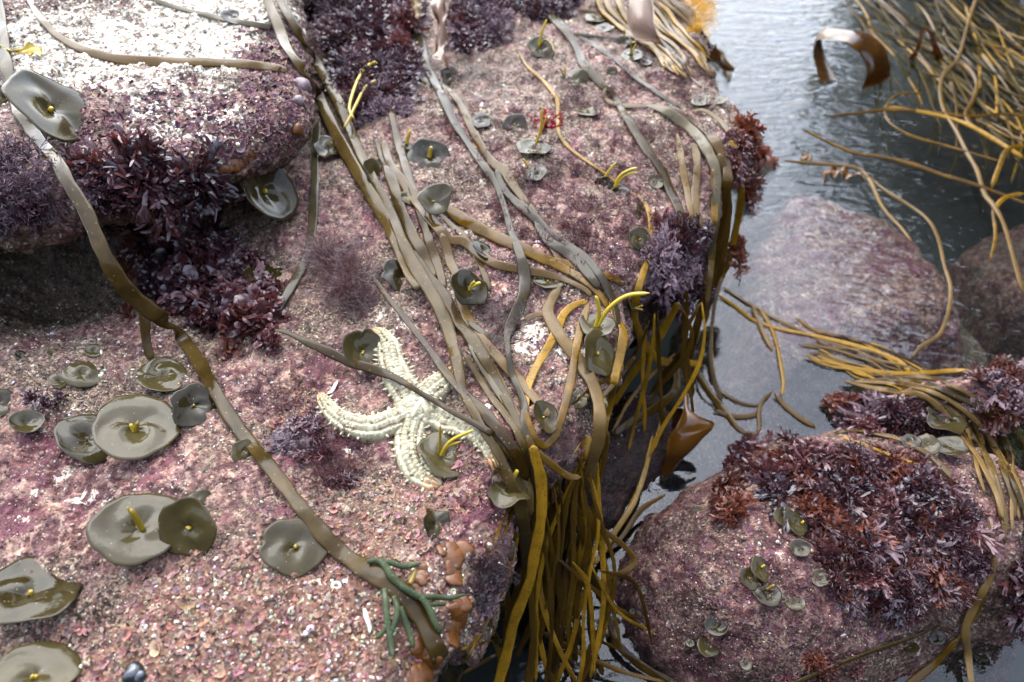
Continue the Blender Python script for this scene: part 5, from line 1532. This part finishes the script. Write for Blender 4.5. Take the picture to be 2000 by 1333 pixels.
patch([(1640, 800), (1700, 790), (1720, 830), (1660, 830)], 4, (40, 52), ['fork'], ['redbrown'], 'red-brown tuft at the near end of the low boulder', 'red-brown tufts on the low boulder', (0, -0.1), seed=25)
patch([(1900, 735), (2020, 720), (2030, 800), (1950, 830), (1900, 790)], 20, (36, 54), ['fork', 'fine', 'blade'], ['redbrown', 'maroon', 'mauve'], 'red tuft at the right edge behind the sheaf of tan straps', 'red tufts at the right edge', (0, 0), seed=26)
patch([(1960, 1100), (2020, 1080), (2030, 1230), (1970, 1210)], 9, (46, 62), ['fork', 'blade'], ['maroon', 'dark_red', 'mauve'], 'dark tuft on the right flank of the boulder at the picture edge', 'tufts on the right flank of the boulder', (0.1, 0.1), seed=27)
patch([(1560, 1270), (1700, 1310), (1600, 1345), (1500, 1330)], 7, (32, 46), ['fork', 'fine'], ['maroon', 'redbrown'], 'red sprig at the bottom of the boulder', 'red sprigs at the foot of the boulder', (0, 0), seed=28)
patch([(60, 760), (120, 770), (110, 810), (70, 800)], 3, (26, 36), ['fork'], ['dark_red'], 'small dark sprig between the buttons under the slab', 'dark sprigs between the buttons', (0, 0), seed=29)
patch([(1962, 830), (2010, 810), (2015, 890), (1975, 880)], 4, (40, 50), ['hair'], ['codium'], 'wispy green hair weed behind the sheaf at the right edge', 'green hair weed', (0, 0), seed=30, name='green_hair_weed')

# ---------------------------------------------------------------- starfish
ARMS = [
    [(815, 800, 84), (798, 772, 62), (778, 742, 58), (765, 710, 54), (760, 682, 49), (748, 660, 38), (736, 650, 22)],
    [(815, 800, 80), (833, 776, 58), (852, 758, 54), (870, 744, 48), (884, 732, 34)],
    [(815, 800, 80), (838, 812, 54), (864, 823, 52), (894, 832, 48), (924, 842, 45), (946, 860, 42), (960, 882, 36), (968, 905, 24)],
    [(815, 800, 84), (806, 832, 56), (799, 868, 56), (803, 900, 52), (816, 925, 48), (834, 938, 42), (848, 943, 30)],
    [(815, 800, 80), (788, 816, 56), (757, 831, 55), (718, 838, 52), (680, 829, 44), (652, 808, 34), (636, 790, 28), (628, 775, 18)],
]
def starfish():
    pc, nc, dc = hit(815, 800)
    px = dc / FPX
    # plan axes on the rock surface
    z0 = pc[2]
    lines = []
    for a in ARMS:
        q = catmull(np.array(a, float), 70)
        P = np.array([hit(u, v)[0] for u, v in q[:, :2]])
        lines.append((P[:, :2], q[:, 2] * 0.5 * px * 1.03, P[:, 2]))
    allp = np.vstack([l[0] for l in lines])
    lo, hi = allp.min(0) - 0.02, allp.max(0) + 0.02
    st = 0.00062
    xs, ys = np.arange(lo[0], hi[0], st), np.arange(lo[1], hi[1], st)
    X, Y = np.meshgrid(xs, ys)
    XY = np.column_stack([X.ravel(), Y.ravel()])
    H = np.full(len(XY), -1.0)
    Gz = np.zeros(len(XY))
    S = np.zeros((len(XY), 4))
    best = np.full(len(XY), 1e9)
    zs = [gsmooth(l[2], 60) for l in lines]
    for (L, w, _), zz in zip(lines, zs):
        cum = np.concatenate([[0], np.cumsum(np.hypot(*np.diff(L, axis=0).T))])
        m = (XY[:, 0] > L[:, 0].min() - .03) & (XY[:, 0] < L[:, 0].max() + .03) & (XY[:, 1] > L[:, 1].min() - .03) & (XY[:, 1] < L[:, 1].max() + .03)
        I = np.where(m)[0]
        D = np.hypot(XY[I, None, 0] - L[None, :, 0], XY[I, None, 1] - L[None, :, 1])
        j = np.argmin(D / w[None], 1)
        dist = D[np.arange(len(I)), j]
        T = np.gradient(L, axis=0)
        T /= np.linalg.norm(T, axis=1, keepdims=True)
        side = T[j, 0] * (XY[I, 1] - L[j, 1]) - T[j, 1] * (XY[I, 0] - L[j, 0])
        q = dist / w[j]
        lat = side / w[j]
        s = cum[j]
        h = w[j] * 0.62 * np.sqrt(np.maximum(1 - q ** 2.0, 0))
        # rows of knobs along the arm with grooves between them
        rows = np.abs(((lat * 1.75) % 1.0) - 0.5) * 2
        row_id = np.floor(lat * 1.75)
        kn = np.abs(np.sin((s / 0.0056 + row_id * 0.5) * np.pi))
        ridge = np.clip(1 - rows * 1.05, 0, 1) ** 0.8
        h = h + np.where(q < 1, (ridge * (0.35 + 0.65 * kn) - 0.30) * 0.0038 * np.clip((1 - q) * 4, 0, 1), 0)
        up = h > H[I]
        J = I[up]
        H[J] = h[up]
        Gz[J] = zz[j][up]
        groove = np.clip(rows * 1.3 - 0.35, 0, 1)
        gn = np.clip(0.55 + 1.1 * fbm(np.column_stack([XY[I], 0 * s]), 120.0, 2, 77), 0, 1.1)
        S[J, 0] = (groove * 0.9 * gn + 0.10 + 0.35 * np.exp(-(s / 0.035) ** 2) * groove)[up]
        S[J, 1] = np.clip((s - cum[-1] + 0.012) / 0.012, 0, 1)[up] * np.clip(np.abs(lat[up]) * 1.2, 0.25, 1)
        near = q < best[I]
    ok = H > 0
    ok = H > 0.0002
    nr2, nc2 = len(ys), len(xs)
    F = grid_faces(nr2, nc2)
    keep = ok[F].any(1)
    F = F[keep]
    Z = np.where(ok, Gz + np.maximum(H, 0) + 0.001, Gz)
    Z = np.where(Gz == 0, z0, Z)
    # points just outside the rim take the height of a neighbour and go down into the crust
    V = np.column_stack([XY, Z])
    rim = np.unique(F[~ok[F].all(1)])
    for i in rim:
        if not ok[i]:
            r_, c_ = divmod(i, nc2)
            nb = [(r_ + a) * nc2 + c_ + b for a in (-1, 0, 1) for b in (-1, 0, 1) if 0 <= r_ + a < nr2 and 0 <= c_ + b < nc2]
            nb = [k for k in nb if ok[k]]
            if nb: V[i, 2] = np.mean(Gz[nb]) - 0.004
    used = np.unique(F)
    mp = np.full(len(V), -1)
    mp[used] = np.arange(len(used))
    V, F, S = V[used], mp[F], S[used]
    if vnormals(V, F)[:, 2].mean() < 0: F = F[:, ::-1]
    parts = [(V, F, None)]
    cols = [S]
    # spines standing along the rows, the longest on the flanks
    r = np.random.default_rng(4)
    for (L, w, _), zz in zip(lines, zs):
        cum = np.concatenate([[0], np.cumsum(np.hypot(*np.diff(L, axis=0).T))])
        T = np.gradient(L, axis=0)
        T /= np.linalg.norm(T, axis=1, keepdims=True)
        for lat, big in ((-0.96, 1.0), (-0.5, 0.8), (0.02, 0.6), (0.5, 0.8), (0.96, 1.0)):
            s = 0.012 + r.uniform(0, 0.004)
            while s < cum[-1] - 0.004:
                j = int(np.searchsorted(cum, s))
                ww = w[min(j, len(w) - 1)]
                j = min(j, len(w) - 1)
                s += 0.0070 * r.uniform(0.6, 1.4)
                if r.random() < (0.25 if abs(lat) > 0.9 else 0.72): continue
                nrm2 = np.array([-T[j, 1], T[j, 0]])
                c2 = L[j] + nrm2 * (lat + r.normal(0, 0.06)) * ww
                hh = ww * 0.62 * math.sqrt(max(0, 1 - lat * lat)) + 0.0005
                base = np.array([c2[0], c2[1], zz[j] + hh])
                out = np.array([nrm2[0] * lat * 1.1, nrm2[1] * lat * 1.1, 0.8 - 0.35 * abs(lat)])
                out += np.array([T[j, 0], T[j, 1], 0]) * r.normal(0, 0.2)
                out /= np.linalg.norm(out)
                ln = (0.0048 * big + 0.0008) * r.uniform(0.45, 1.25) * (0.6 + 0.4 * min(1, ww / 0.012))
                X3 = np.array([base - out * 0.002, base + out * ln * 0.35, base + out * ln * 0.75, base + out * ln])
                tv = tube(X3, np.array([0.0023, 0.0016, 0.0007, 0.00015]) * (0.8 + 0.3 * big), 6)
                parts.append(tv)
                cols.append(np.zeros((len(tv[0]), 4)))
    V, Q, T3 = join(parts)
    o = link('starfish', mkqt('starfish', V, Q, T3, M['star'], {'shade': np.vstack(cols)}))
    tag(o, 'pale cream spiny starfish with five curling arms and orange tips on the rock', 'starfish')
starfish()

# ---------------------------------------------------------------- green branching weed
def branched(name, label, cat, mat, lines, lift, sides=10, tip=0.85):
    parts = []
    for ln in lines:
        X, W, N = path3d([(p[0], p[1], p[2]) for p in ln], lift, step=6)
        n = len(X)
        q = np.linspace(0, 1, n)
        R = W * 0.5 * np.sqrt(np.clip((1 - q) / 0.08, 0.06, 1))
        parts.append(tube(X, R, sides))
    o = link(name, mkqt(name, *join(parts), M[mat]))
    return tag(o, label, cat)
branched('green_weed', 'green finger-branched weed lying under the lower end of the thick strap', 'green seaweed', 'codium', [
    [(718, 1098, 9), (735, 1095, 12), (750, 1103, 14), (762, 1122, 15), (778, 1140, 14), (800, 1155, 14), (820, 1166, 14), (850, 1166, 12), (880, 1168, 11), (912, 1161, 8)],
    [(738, 1096, 11), (765, 1100, 12), (790, 1107, 12), (823, 1101, 8)], [(788, 1106, 9), (800, 1112, 8)],
    [(822, 1166, 13), (836, 1185, 14), (848, 1212, 14), (862, 1238, 12)], [(838, 1182, 10), (858, 1180, 10), (872, 1180, 8)],
    [(750, 1150, 11), (754, 1180, 14), (756, 1210, 14), (762, 1245, 14), (768, 1288, 11)], [(756, 1222, 11), (745, 1238, 11), (734, 1248, 9)],
    [(768, 1165, 10), (776, 1188, 13), (772, 1215, 13), (760, 1245, 10)], [(782, 1185, 10), (792, 1215, 13), (802, 1245, 12), (808, 1267, 9)]], 0.017)
o = branched('yellow_weed', 'single upright yellow finger standing beside the green branched weed', 'seaweed finger', 'yellow', [[(800, 1142, 11), (806, 1128, 11), (812, 1112, 9)]], 0.012)
for k, (ln, lab) in enumerate((
        ([(752, 268, 6), (745, 250, 6), (690, 232, 6), (682, 210, 6), (695, 165, 6), (712, 135, 6), (728, 123, 6), (737, 124, 5)], 'taller yellow curved finger in front of the big dark mass'),
        ([(672, 250, 5), (684, 228, 6), (700, 195, 6), (715, 170, 6), (736, 156, 5)], 'shorter yellow curved finger in front of the big dark mass'))):
    ln = ln[2:] if k == 0 else ln
    branched('yellow_weed', lab, 'seaweed finger', 'yellow', [ln], 0.055)
branched('purple_weed', 'thin mauve branching twig sticking out over the golden strap at the rock corner', 'red seaweed', 'mauve',
         [[(975, 1100, 4), (995, 1112, 4), (1010, 1122, 4), (1025, 1118, 4), (1038, 1105, 3)], [(1010, 1122, 3), (1018, 1140, 3), (1028, 1150, 3)], [(1000, 1108, 3), (1008, 1098, 3), (1010, 1090, 2)], [(1030, 1115, 3), (1036, 1130, 3)]], 0.03)

# ---------------------------------------------------------------- broad kelp blades
def sheet(name, label, cat, mat, A, B, bulge=0.0, nc=16, nl=40, thick=0.0014, ripple=0.0, seed=0):
    """A curved blade between two edge lines given as (u, v, z)."""
    A, B = catmull(np.array(A, float), nl), catmull(np.array(B, float), nl)
    PA, PB = unproj(A[:, 0], A[:, 1], A[:, 2]), unproj(B[:, 0], B[:, 1], B[:, 2])
    t = np.linspace(0, 1, nc)
    V = PA[:, None] + (PB - PA)[:, None] * t[None, :, None]
    d = np.cross(np.gradient(PA + PB, axis=0), PB - PA)
    d /= np.linalg.norm(d, axis=1, keepdims=True) + 1e-9
    W = np.linalg.norm(PB - PA, axis=1)
    r = np.random.default_rng(seed)
    ph = r.uniform(0, 6.28, 3)
    s = np.linspace(0, 1, nl)
    off = (bulge * W)[:, None] * (4 * t * (1 - t))[None]
    off = off + ripple * W[:, None] * np.abs(t - 0.5)[None] * 2 * np.sin(s[:, None] * 17 + ph[0] + t[None] * 3)
    V = V + d[:, None] * off[..., None]
    top = V.reshape(-1, 3)
    F = grid_faces(nl, nc)
    N = vnormals(top, F)
    n = len(top)
    V2 = np.vstack([top, top - N * thick])
    idx = np.arange(n).reshape(nl, nc)
    loop = np.concatenate([idx[0], idx[1:, -1], idx[-1, -2::-1], idx[-2:0:-1, 0]])
    nx = np.roll(loop, -1)
    rimf = np.column_stack([loop, nx, nx + n, loop + n])
    Fa = np.vstack([F, F[:, ::-1] + n, rimf])
    return tag(link(name, mk(name, V2, Fa, M[mat])), label, cat)

sheet('kelp_blade', 'brown kelp blade arched like a half tunnel out of the water', 'kelp',  'kelp',
      [(1602, 165, 0.000), (1594, 130, 0.025), (1590, 100, 0.047), (1596, 78, 0.061), (1622, 80, 0.090), (1655, 88, 0.101), (1682, 108, 0.083), (1692, 140, 0.043), (1682, 172, 0.000)],
      [(1640, 160, 0.000), (1612, 110, 0.022), (1603, 78, 0.050), (1608, 58, 0.068), (1640, 58, 0.097), (1690, 62, 0.108), (1722, 88, 0.090), (1736, 125, 0.047), (1740, 150, 0.000)], bulge=0.08, ripple=0.03)
sheet('kelp_blade', 'small folded kelp blade standing up in the floating tangle', 'kelp', 'kelp',
      [(1772, 120, .0), (1790, 92, .05), (1800, 56, .10), (1812, 60, .10), (1822, 100, .04), (1826, 112, .0)],
      [(1790, 112, .0), (1798, 88, .06), (1808, 52, .11), (1828, 80, .08), (1838, 100, .03), (1845, 108, .0)], bulge=0.1, seed=2)
sheet('kelp_blade', 'shiny brown kelp blade flaring from a thin stalk over the dark cleft', 'kelp', 'kelp',
      [(1335, 768, .10), (1336, 800, .095), (1326, 826, .085), (1308, 848, .07), (1303, 880, .05), (1296, 905, .02), (1278, 935, -.015)],
      [(1342, 768, .10), (1346, 800, .095), (1372, 818, .09), (1394, 830, .075), (1368, 858, .06), (1338, 890, .03), (1300, 938, -.015)], bulge=0.22, ripple=0.03, seed=3)
sheet('kelp_blade', 'dark inner kelp blade folded behind the shiny one over the cleft', 'kelp', 'kelp',
      [(1336, 800, .09), (1318, 800, .08), (1312, 830, .06), (1310, 850, .04)], [(1345, 800, .09), (1362, 812, .08), (1392, 828, .07), (1370, 850, .04)], bulge=-0.12, seed=4)
sheet('kelp_blade', 'broad greyish kelp blade hanging in the middle of the tan curtain', 'kelp', 'kelp',
      [(1232, -15, .40), (1228, 10, .39), (1226, 45, .37), (1240, 80, .355)], [(1268, -15, .40), (1276, 15, .39), (1280, 60, .37), (1300, 95, .34)], bulge=0.15, seed=5)
sheet('kelp_blade', 'orange-brown ruffled kelp blade at the outer end of the tan curtain', 'kelp', 'kelp',
      [(1345, 72, .30), (1362, 88, .26), (1385, 110, .2), (1405, 128, .14)], [(1385, 82, .28), (1400, 100, .22), (1418, 118, .15), (1436, 136, .09)], bulge=0.12, ripple=0.12, seed=6)
sheet('brown_leaf', 'orange-brown leaf hanging between the two dark masses at the top', 'seaweed leaf', 'kelp',
      [(838, -12, .42), (845, 20, .41), (856, 55, .39), (850, 95, .37), (848, 120, .36)], [(868, -12, .42), (870, 25, .41), (872, 60, .39), (868, 100, .37), (876, 130, .36)], bulge=0.2, ripple=0.25, seed=7)
sheet('brown_leaf', 'pale orange leaf left of the hanging orange-brown one', 'seaweed leaf', 'tan',
      [(798, -12, .42), (806, 10, .41), (812, 35, .40)], [(818, -12, .42), (822, 15, .41), (818, 40, .40)], bulge=0.2, ripple=0.15, seed=8)
sheet('pale_weed', 'pale yellow translucent forked weed at the left edge of the slab', 'seaweed leaf', 'yellow',
      [(-6, 84, .50), (15, 96, .50), (35, 98, .50), (60, 86, .50), (82, 92, .50)], [(-6, 104, .495), (18, 104, .495), (38, 104, .495), (58, 104, .495), (78, 110, .495)], bulge=0.1, ripple=0.25, seed=9)
sheet('weed_shred', 'dark torn shred of weed floating on the open water', 'seaweed leaf', 'kelp',
      [(1604, 318, .006), (1620, 330, .008), (1640, 322, .012), (1655, 332, .008), (1682, 338, .006)], [(1610, 352, .006), (1626, 342, .008), (1642, 345, .01), (1662, 344, .012), (1690, 352, .006)], ripple=0.3, seed=10)
sheet('weed_shred', 'short brown scrap of weed floating at the end of the pale strand', 'seaweed leaf', 'kelp',
      [(1562, 306, .006), (1574, 299, .012), (1586, 304, .006)], [(1564, 313, .006), (1576, 314, .010), (1588, 312, .006)], ripple=0.2, seed=11)

# yellow bushy weed at the far rock edge
for (u, v, s_, k) in ((1345, 20, 40, 0), (1365, 45, 40, 1), (1355, 70, 34, 2), (1340, -5, 40, 3), (1372, 18, 34, 1)):
    tuft(u, v, s_, 'plume', 'yellowbush', 'bright yellow bushy weed at the outer end of the tan curtain', 'yellow bushy weed', (0.3, 0.2), k, z=0.30, cat='yellow seaweed', name='yellow_bushy_weed')

# ---------------------------------------------------------------- lumps: sponges, snails, shells
def lump(name, label, cat, mat, blobs, z=None, group=None, seed=0, flat=0.6):
    """Rounded lumps grown together: (u, v, radius_px)."""
    V, Q, n = [], [], 0
    r = np.random.default_rng(seed)
    if mat == 'sponge' and len(blobs) > 2:
        blobs = [b for a, c in zip(blobs, blobs[1:]) for b in (a, tuple((x + y) / 2 for x, y in zip(a, c)))] + [blobs[-1]]
    for (u, v, rp) in blobs:
        if z is None: p, nn, d = hit(u, v)
        else:
            p = unproj(u, v, z); nn = np.array([0, -.3, .95]); d = float((p - CAMP).dot(FWD))
        A, B, nn = frame(nn, r.uniform(0, 6))
        R = rp * d / FPX * (1.25 if mat == 'sponge' else 1)
        a = np.linspace(0, 2 * np.pi, 18, endpoint=False)
        for i, e in enumerate(np.linspace(-0.9, np.pi / 2 - 0.03, 9)):
            rr = R * math.cos(e) * (1 + 0.12 * np.sin(3 * a + rp) + 0.07 * np.sin(5 * a + e * 3))
            V.append(p + A * (rr * np.cos(a))[:, None] + B * (rr * np.sin(a))[:, None] + nn * (R * flat * math.sin(e)))
        Q.append(grid_faces(9, 18, True) + n)
        n += 9 * 18
    return tag(link(name, mk(name, np.vstack(V), np.vstack(Q), M[mat])), label, cat, group)

def plain(name, base, dark, rough, spec, scale=90.0):
    m = NT(name)
    co = m.coord()
    c = m.ramp(m.noise(co, scale, 5.0, 0.7), [(0.35, dark), (0.65, base)])
    return m.done(m.pbr(Base_Color=c, Roughness=rough, Specular_IOR_Level=spec, Normal=m.bump(m.noise(co, 300.0, 3.0), 0.3, 0.001)))
M['sponge'] = plain('orange_sponge', (0.075, 0.026, 0.005), (0.042, 0.014, 0.0025), 0.3, 0.2)
M['snail'] = plain('pinkish_snail_shell', (0.13, 0.095, 0.088), (0.06, 0.04, 0.04), 0.55, 0.25, 400.0)
M['anemone'] = plain('brown_anemone', (0.05, 0.026, 0.006), (0.025, 0.012, 0.003), 0.12, 0.6)
M['shell'] = plain('white_shell', (0.42, 0.38, 0.32), (0.26, 0.21, 0.17), 0.5, 0.4)
M['mussel'] = plain('blue_black_shell', (0.014, 0.014, 0.016), (0.006, 0.006, 0.007), 0.25, 0.5)
for k, (bl, lab) in enumerate((
        ([(822, 1130, 13), (826, 1112, 10), (818, 1148, 10)], 'smooth orange sponge right of the yellow finger'),
        ([(888, 1090, 18), (866, 1075, 13), (905, 1075, 16)], 'orange sponge at the top of the rock corner'),
        ([(884, 1110, 14), (888, 1130, 15), (880, 1096, 10)], 'upright orange sponge below the brown anemone'),
        ([(905, 1180, 14), (888, 1195, 16), (900, 1215, 14), (880, 1230, 17), (884, 1250, 14)], 'long lumpy orange sponge down the rock corner by the bundle'),
        ([(820, 1262, 16), (840, 1282, 16), (860, 1275, 14), (830, 1310, 20), (810, 1330, 18)], 'orange sponge at the bottom edge beside the thick strap'),
        ([(420, 338, 12), (445, 326, 12), (468, 318, 11), (490, 305, 9), (402, 346, 9)], 'row of orange sponge under the rim of the slab'))):
    lump('orange_sponge', lab, 'sponge', 'sponge', bl, seed=k, flat=0.34)
for k, (u, v, r_, mt, nm, lab, ct) in enumerate((
        (590, 168, 16, 'snail', 'snail', 'larger pinkish round snail on the right rim of the slab', 'snail'),
        (583, 197, 11, 'snail', 'snail', 'smaller pinkish snail below the larger one on the rim of the slab', 'snail'),
        (581, 254, 10, 'sponge', 'snail', 'orange rounded snail under the right rim of the slab', 'snail'),
        (294, 426, 9, 'sponge', 'snail', 'small orange snail among the dark blades of the slab lip', 'snail'),
        (328, 516, 9, 'sponge', 'snail', 'pale orange snail in the glossy red lump', 'snail'),
        (868, 1077, 8, 'anemone', 'anemone', 'round brown anemone on the orange sponge at the rock corner', 'anemone'),
        (958, 1070, 13, 'anemone', 'anemone', 'shiny brown anemone at the edge above the purple fringe', 'anemone'),
        (940, 1095, 9, 'anemone', 'anemone', 'dark drooping anemone left of the purple fringe', 'anemone'),
        (889, 1106, 8, 'anemone', 'anemone', 'brown anemone with a pale centre on the upright orange sponge', 'anemone'),
        (1185, 1236, 9, 'anemone', 'anemone', 'dark rounded blob at the waterline of the boulder', 'anemone'),
        (1317, 457, 10, 'sponge', 'snail', 'orange snail on the red tuft of the rock edge', 'snail'),
        (263, 1316, 22, 'mussel', 'snail', 'dark shiny snail at the bottom edge', 'snail'),
        )):
    lump(nm, lab, ct, mt, [(u, v, r_), (u + r_ * 0.5, v + r_ * 0.3, r_ * 0.66)], seed=40 + k, flat=0.95)
def ring(u, v, rp, label):
    p, n, d = hit(u, v)
    A, B, n = frame(n)
    R = rp * d / FPX
    a = np.linspace(0, 2 * np.pi, 28, endpoint=False)
    b = np.linspace(0, 2 * np.pi, 10, endpoint=False)
    rr = R * 0.34
    V = []
    for t in a:
        dr = A * math.cos(t) + B * math.sin(t) * 0.8
        V.append(p + n * R * 0.3 + dr * (R * (0.75 + 0.06 * math.sin(3 * t))) + (dr[None] * np.cos(b)[:, None] + n[None] * np.sin(b)[:, None] * 1.2) * rr)
    V = np.vstack(V)
    F = grid_faces(29, 10, True) % len(V)
    tag(link('worm_tube_ring', mk('worm_tube_ring', V, F, M['shell'])), label, 'shell')
ring(657, 1146, 10, 'small white ring-shaped shell near the green weed')
for k, (pts, lab) in enumerate((
        ([(212, 783, 6), (228, 787, 9), (240, 790, 6)], 'white sliver of shell between the buttons under the slab'),
        ([(712, 1188, 8), (716, 1208, 10), (722, 1224, 8), (722, 1240, 4)], 'forked cream shell piece left of the green weed'),
        ([(636, 770, 5), (648, 765, 8), (655, 752, 7), (660, 745, 4)], 'cream curl of crust above the tip of the left starfish arm'),
        ([(946, 792, 6), (952, 795, 13), (956, 800, 6)], 'white chip between the straps beside the starfish'))):
    strap('tan', lab, pts, lift=1.5, flat=0.5, name='shell_chip', cat='shell', wscale=1.0).data.materials[0] = M['shell']

# ---------------------------------------------------------------- uncountable small growth on the rock
def scatter(name, templs, spots, mat, cols=None, seed=0):
    """One mesh of many small pieces: templs [(V, F, shade)], spots [(point, normal, size, colour)]."""
    r = np.random.default_rng(seed)
    Vs, Fs, Cs, n = [], [], [], 0
    for (p, nn, s, c) in spots:
        V, F, sh = templs[r.integers(len(templs))]
        A, B, N = frame(nn + r.normal(0, 0.28, 3), r.uniform(0, 6.28))
        Vs.append(p + (V[:, :1] * A + V[:, 1:2] * B + V[:, 2:3] * N) * s)
        Fs.append(F + n)
        if c is not None:
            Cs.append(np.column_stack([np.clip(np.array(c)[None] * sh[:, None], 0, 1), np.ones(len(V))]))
        n += len(V)
    me = mk(name, np.vstack(Vs), np.vstack(Fs), M[mat], attrs={'shade': np.vstack(Cs)} if Cs else None)
    return tag(link(name, me), kind='stuff')

def flake_t(k):
    r = np.random.default_rng(k)
    na, nrr = 11, 4
    a = np.linspace(-1.9, 1.9, na) + r.normal(0, .05, na)
    V, sh = [], []
    lob = 1 + 0.22 * np.sin(a * r.uniform(2, 4) + r.uniform(0, 6))
    for i in range(nrr):
        x = 0.12 + 0.88 * i / (nrr - 1)
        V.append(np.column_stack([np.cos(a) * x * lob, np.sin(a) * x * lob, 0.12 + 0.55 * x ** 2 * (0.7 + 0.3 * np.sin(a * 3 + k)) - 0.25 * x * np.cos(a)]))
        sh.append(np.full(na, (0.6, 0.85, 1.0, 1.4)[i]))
    return np.vstack(V), grid_faces(nrr, na), np.concatenate(sh)
def grit_t(k):
    r = np.random.default_rng(k + 50)
    a = np.linspace(0, 2 * np.pi, 7, endpoint=False)
    V, sh = [], []
    ax = r.uniform(0.55, 1.1, 3)
    for i, e in enumerate((-1.2, -0.3, 0.45, 1.3)):
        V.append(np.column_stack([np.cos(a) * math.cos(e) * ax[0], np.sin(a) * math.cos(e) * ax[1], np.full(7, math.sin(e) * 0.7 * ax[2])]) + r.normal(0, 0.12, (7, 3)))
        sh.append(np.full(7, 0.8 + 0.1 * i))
    return np.vstack(V), grid_faces(4, 7, True), np.concatenate(sh)
FL = [flake_t(k) for k in range(8)]
GT = [grit_t(k) for k in range(6)]

def spots(areas, seed, size, pal, water=False):
    """areas: (u, v, reach_u, reach_v, count)."""
    r = np.random.default_rng(seed)
    out = []
    for (u, v, ru, rv, n) in areas:
        for _ in range(n):
            a, q = r.uniform(0, 6.28), math.sqrt(r.random())
            uu, vv = u + ru * q * math.cos(a), v + rv * q * math.sin(a)
            if not (-60 < uu < 2060 and -60 < vv < 1400): continue
            p, nn, d = hit(uu, vv)
            if p[2] < 0.012: continue
            c = pal[r.integers(len(pal))] if pal else None
            s = r.uniform(*size) * (1 + 0.6 * (r.random() < 0.08))
            out.append((p, nn, s, None if c is None else tuple(x * r.uniform(0.75, 1.2) for x in c)))
    return out

PK = [(0.10, 0.050, 0.046), (0.13, 0.070, 0.062), (0.075, 0.032, 0.036), (0.16, 0.095, 0.075), (0.055, 0.022, 0.028)]
ORG = [(0.16, 0.082, 0.055), (0.19, 0.112, 0.080), (0.13, 0.066, 0.048), (0.15, 0.085, 0.062), (0.11, 0.055, 0.042)]
fl = spots([(540, 180, 75, 110, 900), (470, 250, 120, 60, 500), (300, 290, 190, 80, 700), (200, 210, 130, 60, 250), (520, 90, 60, 60, 250), (380, 200, 60, 50, 120)], 1, (0.0022, 0.0050), PK)
fl += spots([(560, 1200, 330, 150, 1150), (720, 1020, 150, 110, 420), (250, 1280, 240, 80, 420), (590, 815, 70, 60, 330), (930, 860, 60, 60, 150), (880, 960, 80, 50, 160)], 2, (0.0018, 0.0042), ORG)
fl += spots([(1050, 590, 150, 120, 420), (700, 480, 180, 220, 420), (1000, 330, 260, 240, 420), (560, 940, 90, 110, 200), (1180, 720, 70, 110, 160)], 3, (0.0015, 0.0034), PK)
fl += spots([(1350, 1080, 160, 130, 420), (1550, 1230, 220, 90, 420), (1870, 920, 80, 60, 200)], 4, (0.0016, 0.0034), [PK[0], PK[2], PK[4], PK[2]])
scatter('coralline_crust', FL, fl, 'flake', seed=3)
WH = [(0.36, 0.31, 0.23), (0.27, 0.21, 0.15), (0.40, 0.36, 0.30), (0.20, 0.13, 0.095), (0.22, 0.13, 0.11), (0.05, 0.035, 0.03), (0.03, 0.02, 0.018), (0.06, 0.03, 0.03), (0.12, 0.08, 0.06)]
gr = spots([(500, 1050, 560, 320, 3600), (250, 720, 330, 150, 1300), (650, 600, 420, 260, 2000), (1050, 330, 380, 360, 3000), (1180, 620, 110, 280, 800)], 5, (0.0006, 0.0016), WH)
gr += spots([(600, 1200, 330, 140, 500), (200, 720, 200, 100, 120), (1050, 350, 300, 300, 260)], 6, (0.0016, 0.0028), WH[:5])
gr += spots([(1500, 1130, 330, 200, 1700), (1870, 930, 90, 60, 220)], 7, (0.0007, 0.0018), [WH[0], WH[1], WH[3], WH[5], WH[6]])
gr += spots([(220, 80, 260, 110, 1800), (400, 240, 160, 60, 500)], 8, (0.0008, 0.0022), [(0.62, 0.58, 0.48), (0.55, 0.48, 0.36), (0.30, 0.2, 0.15), (0.08, 0.05, 0.045)])
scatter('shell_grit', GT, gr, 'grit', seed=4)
def turf_t(k):
    r = np.random.default_rng(k + 200)
    V, Q = [], []
    o = dict(ns=3, spread=0.6, curlv=0.3, jit=0.2, cup=0.6, flare=0, shrink=0.85, tri=0.3)
    for i in range(5):
        a = r.uniform(0, 6.28)
        d = np.array([math.cos(a) * 0.8, math.sin(a) * 0.8, 0.55 + 0.5 * r.random()])
        d /= np.linalg.norm(d)
        grow(V, Q, np.zeros(3), d, np.cross(d, (0.3, 0.2, 1.0)) + 1e-3, 0.45, 0.035, 2, r, o)
    V = np.array(V)
    return V, np.array(Q), np.ones(len(V))
TT = [turf_t(k) for k in range(8)]
tf = spots([(1110, 400, 150, 90, 260), (1180, 480, 120, 80, 150), (1000, 180, 190, 90, 90), (1250, 200, 160, 110, 150), (1330, 130, 80, 60, 70), (1300, 320, 120, 90, 120),
            (960, 320, 120, 100, 110), (660, 890, 60, 60, 60), (560, 770, 80, 40, 50)], 9, (0.007, 0.014), None)
scatter('red_turf', TT, tf, 'turf', seed=5)
tf = spots([(1330, 1020, 120, 90, 160), (1450, 1200, 200, 120, 200), (420, 690, 60, 30, 30), (980, 870, 120, 50, 50)], 10, (0.004, 0.009), None)
scatter('short_red_turf', TT, tf, 'turf', seed=6)
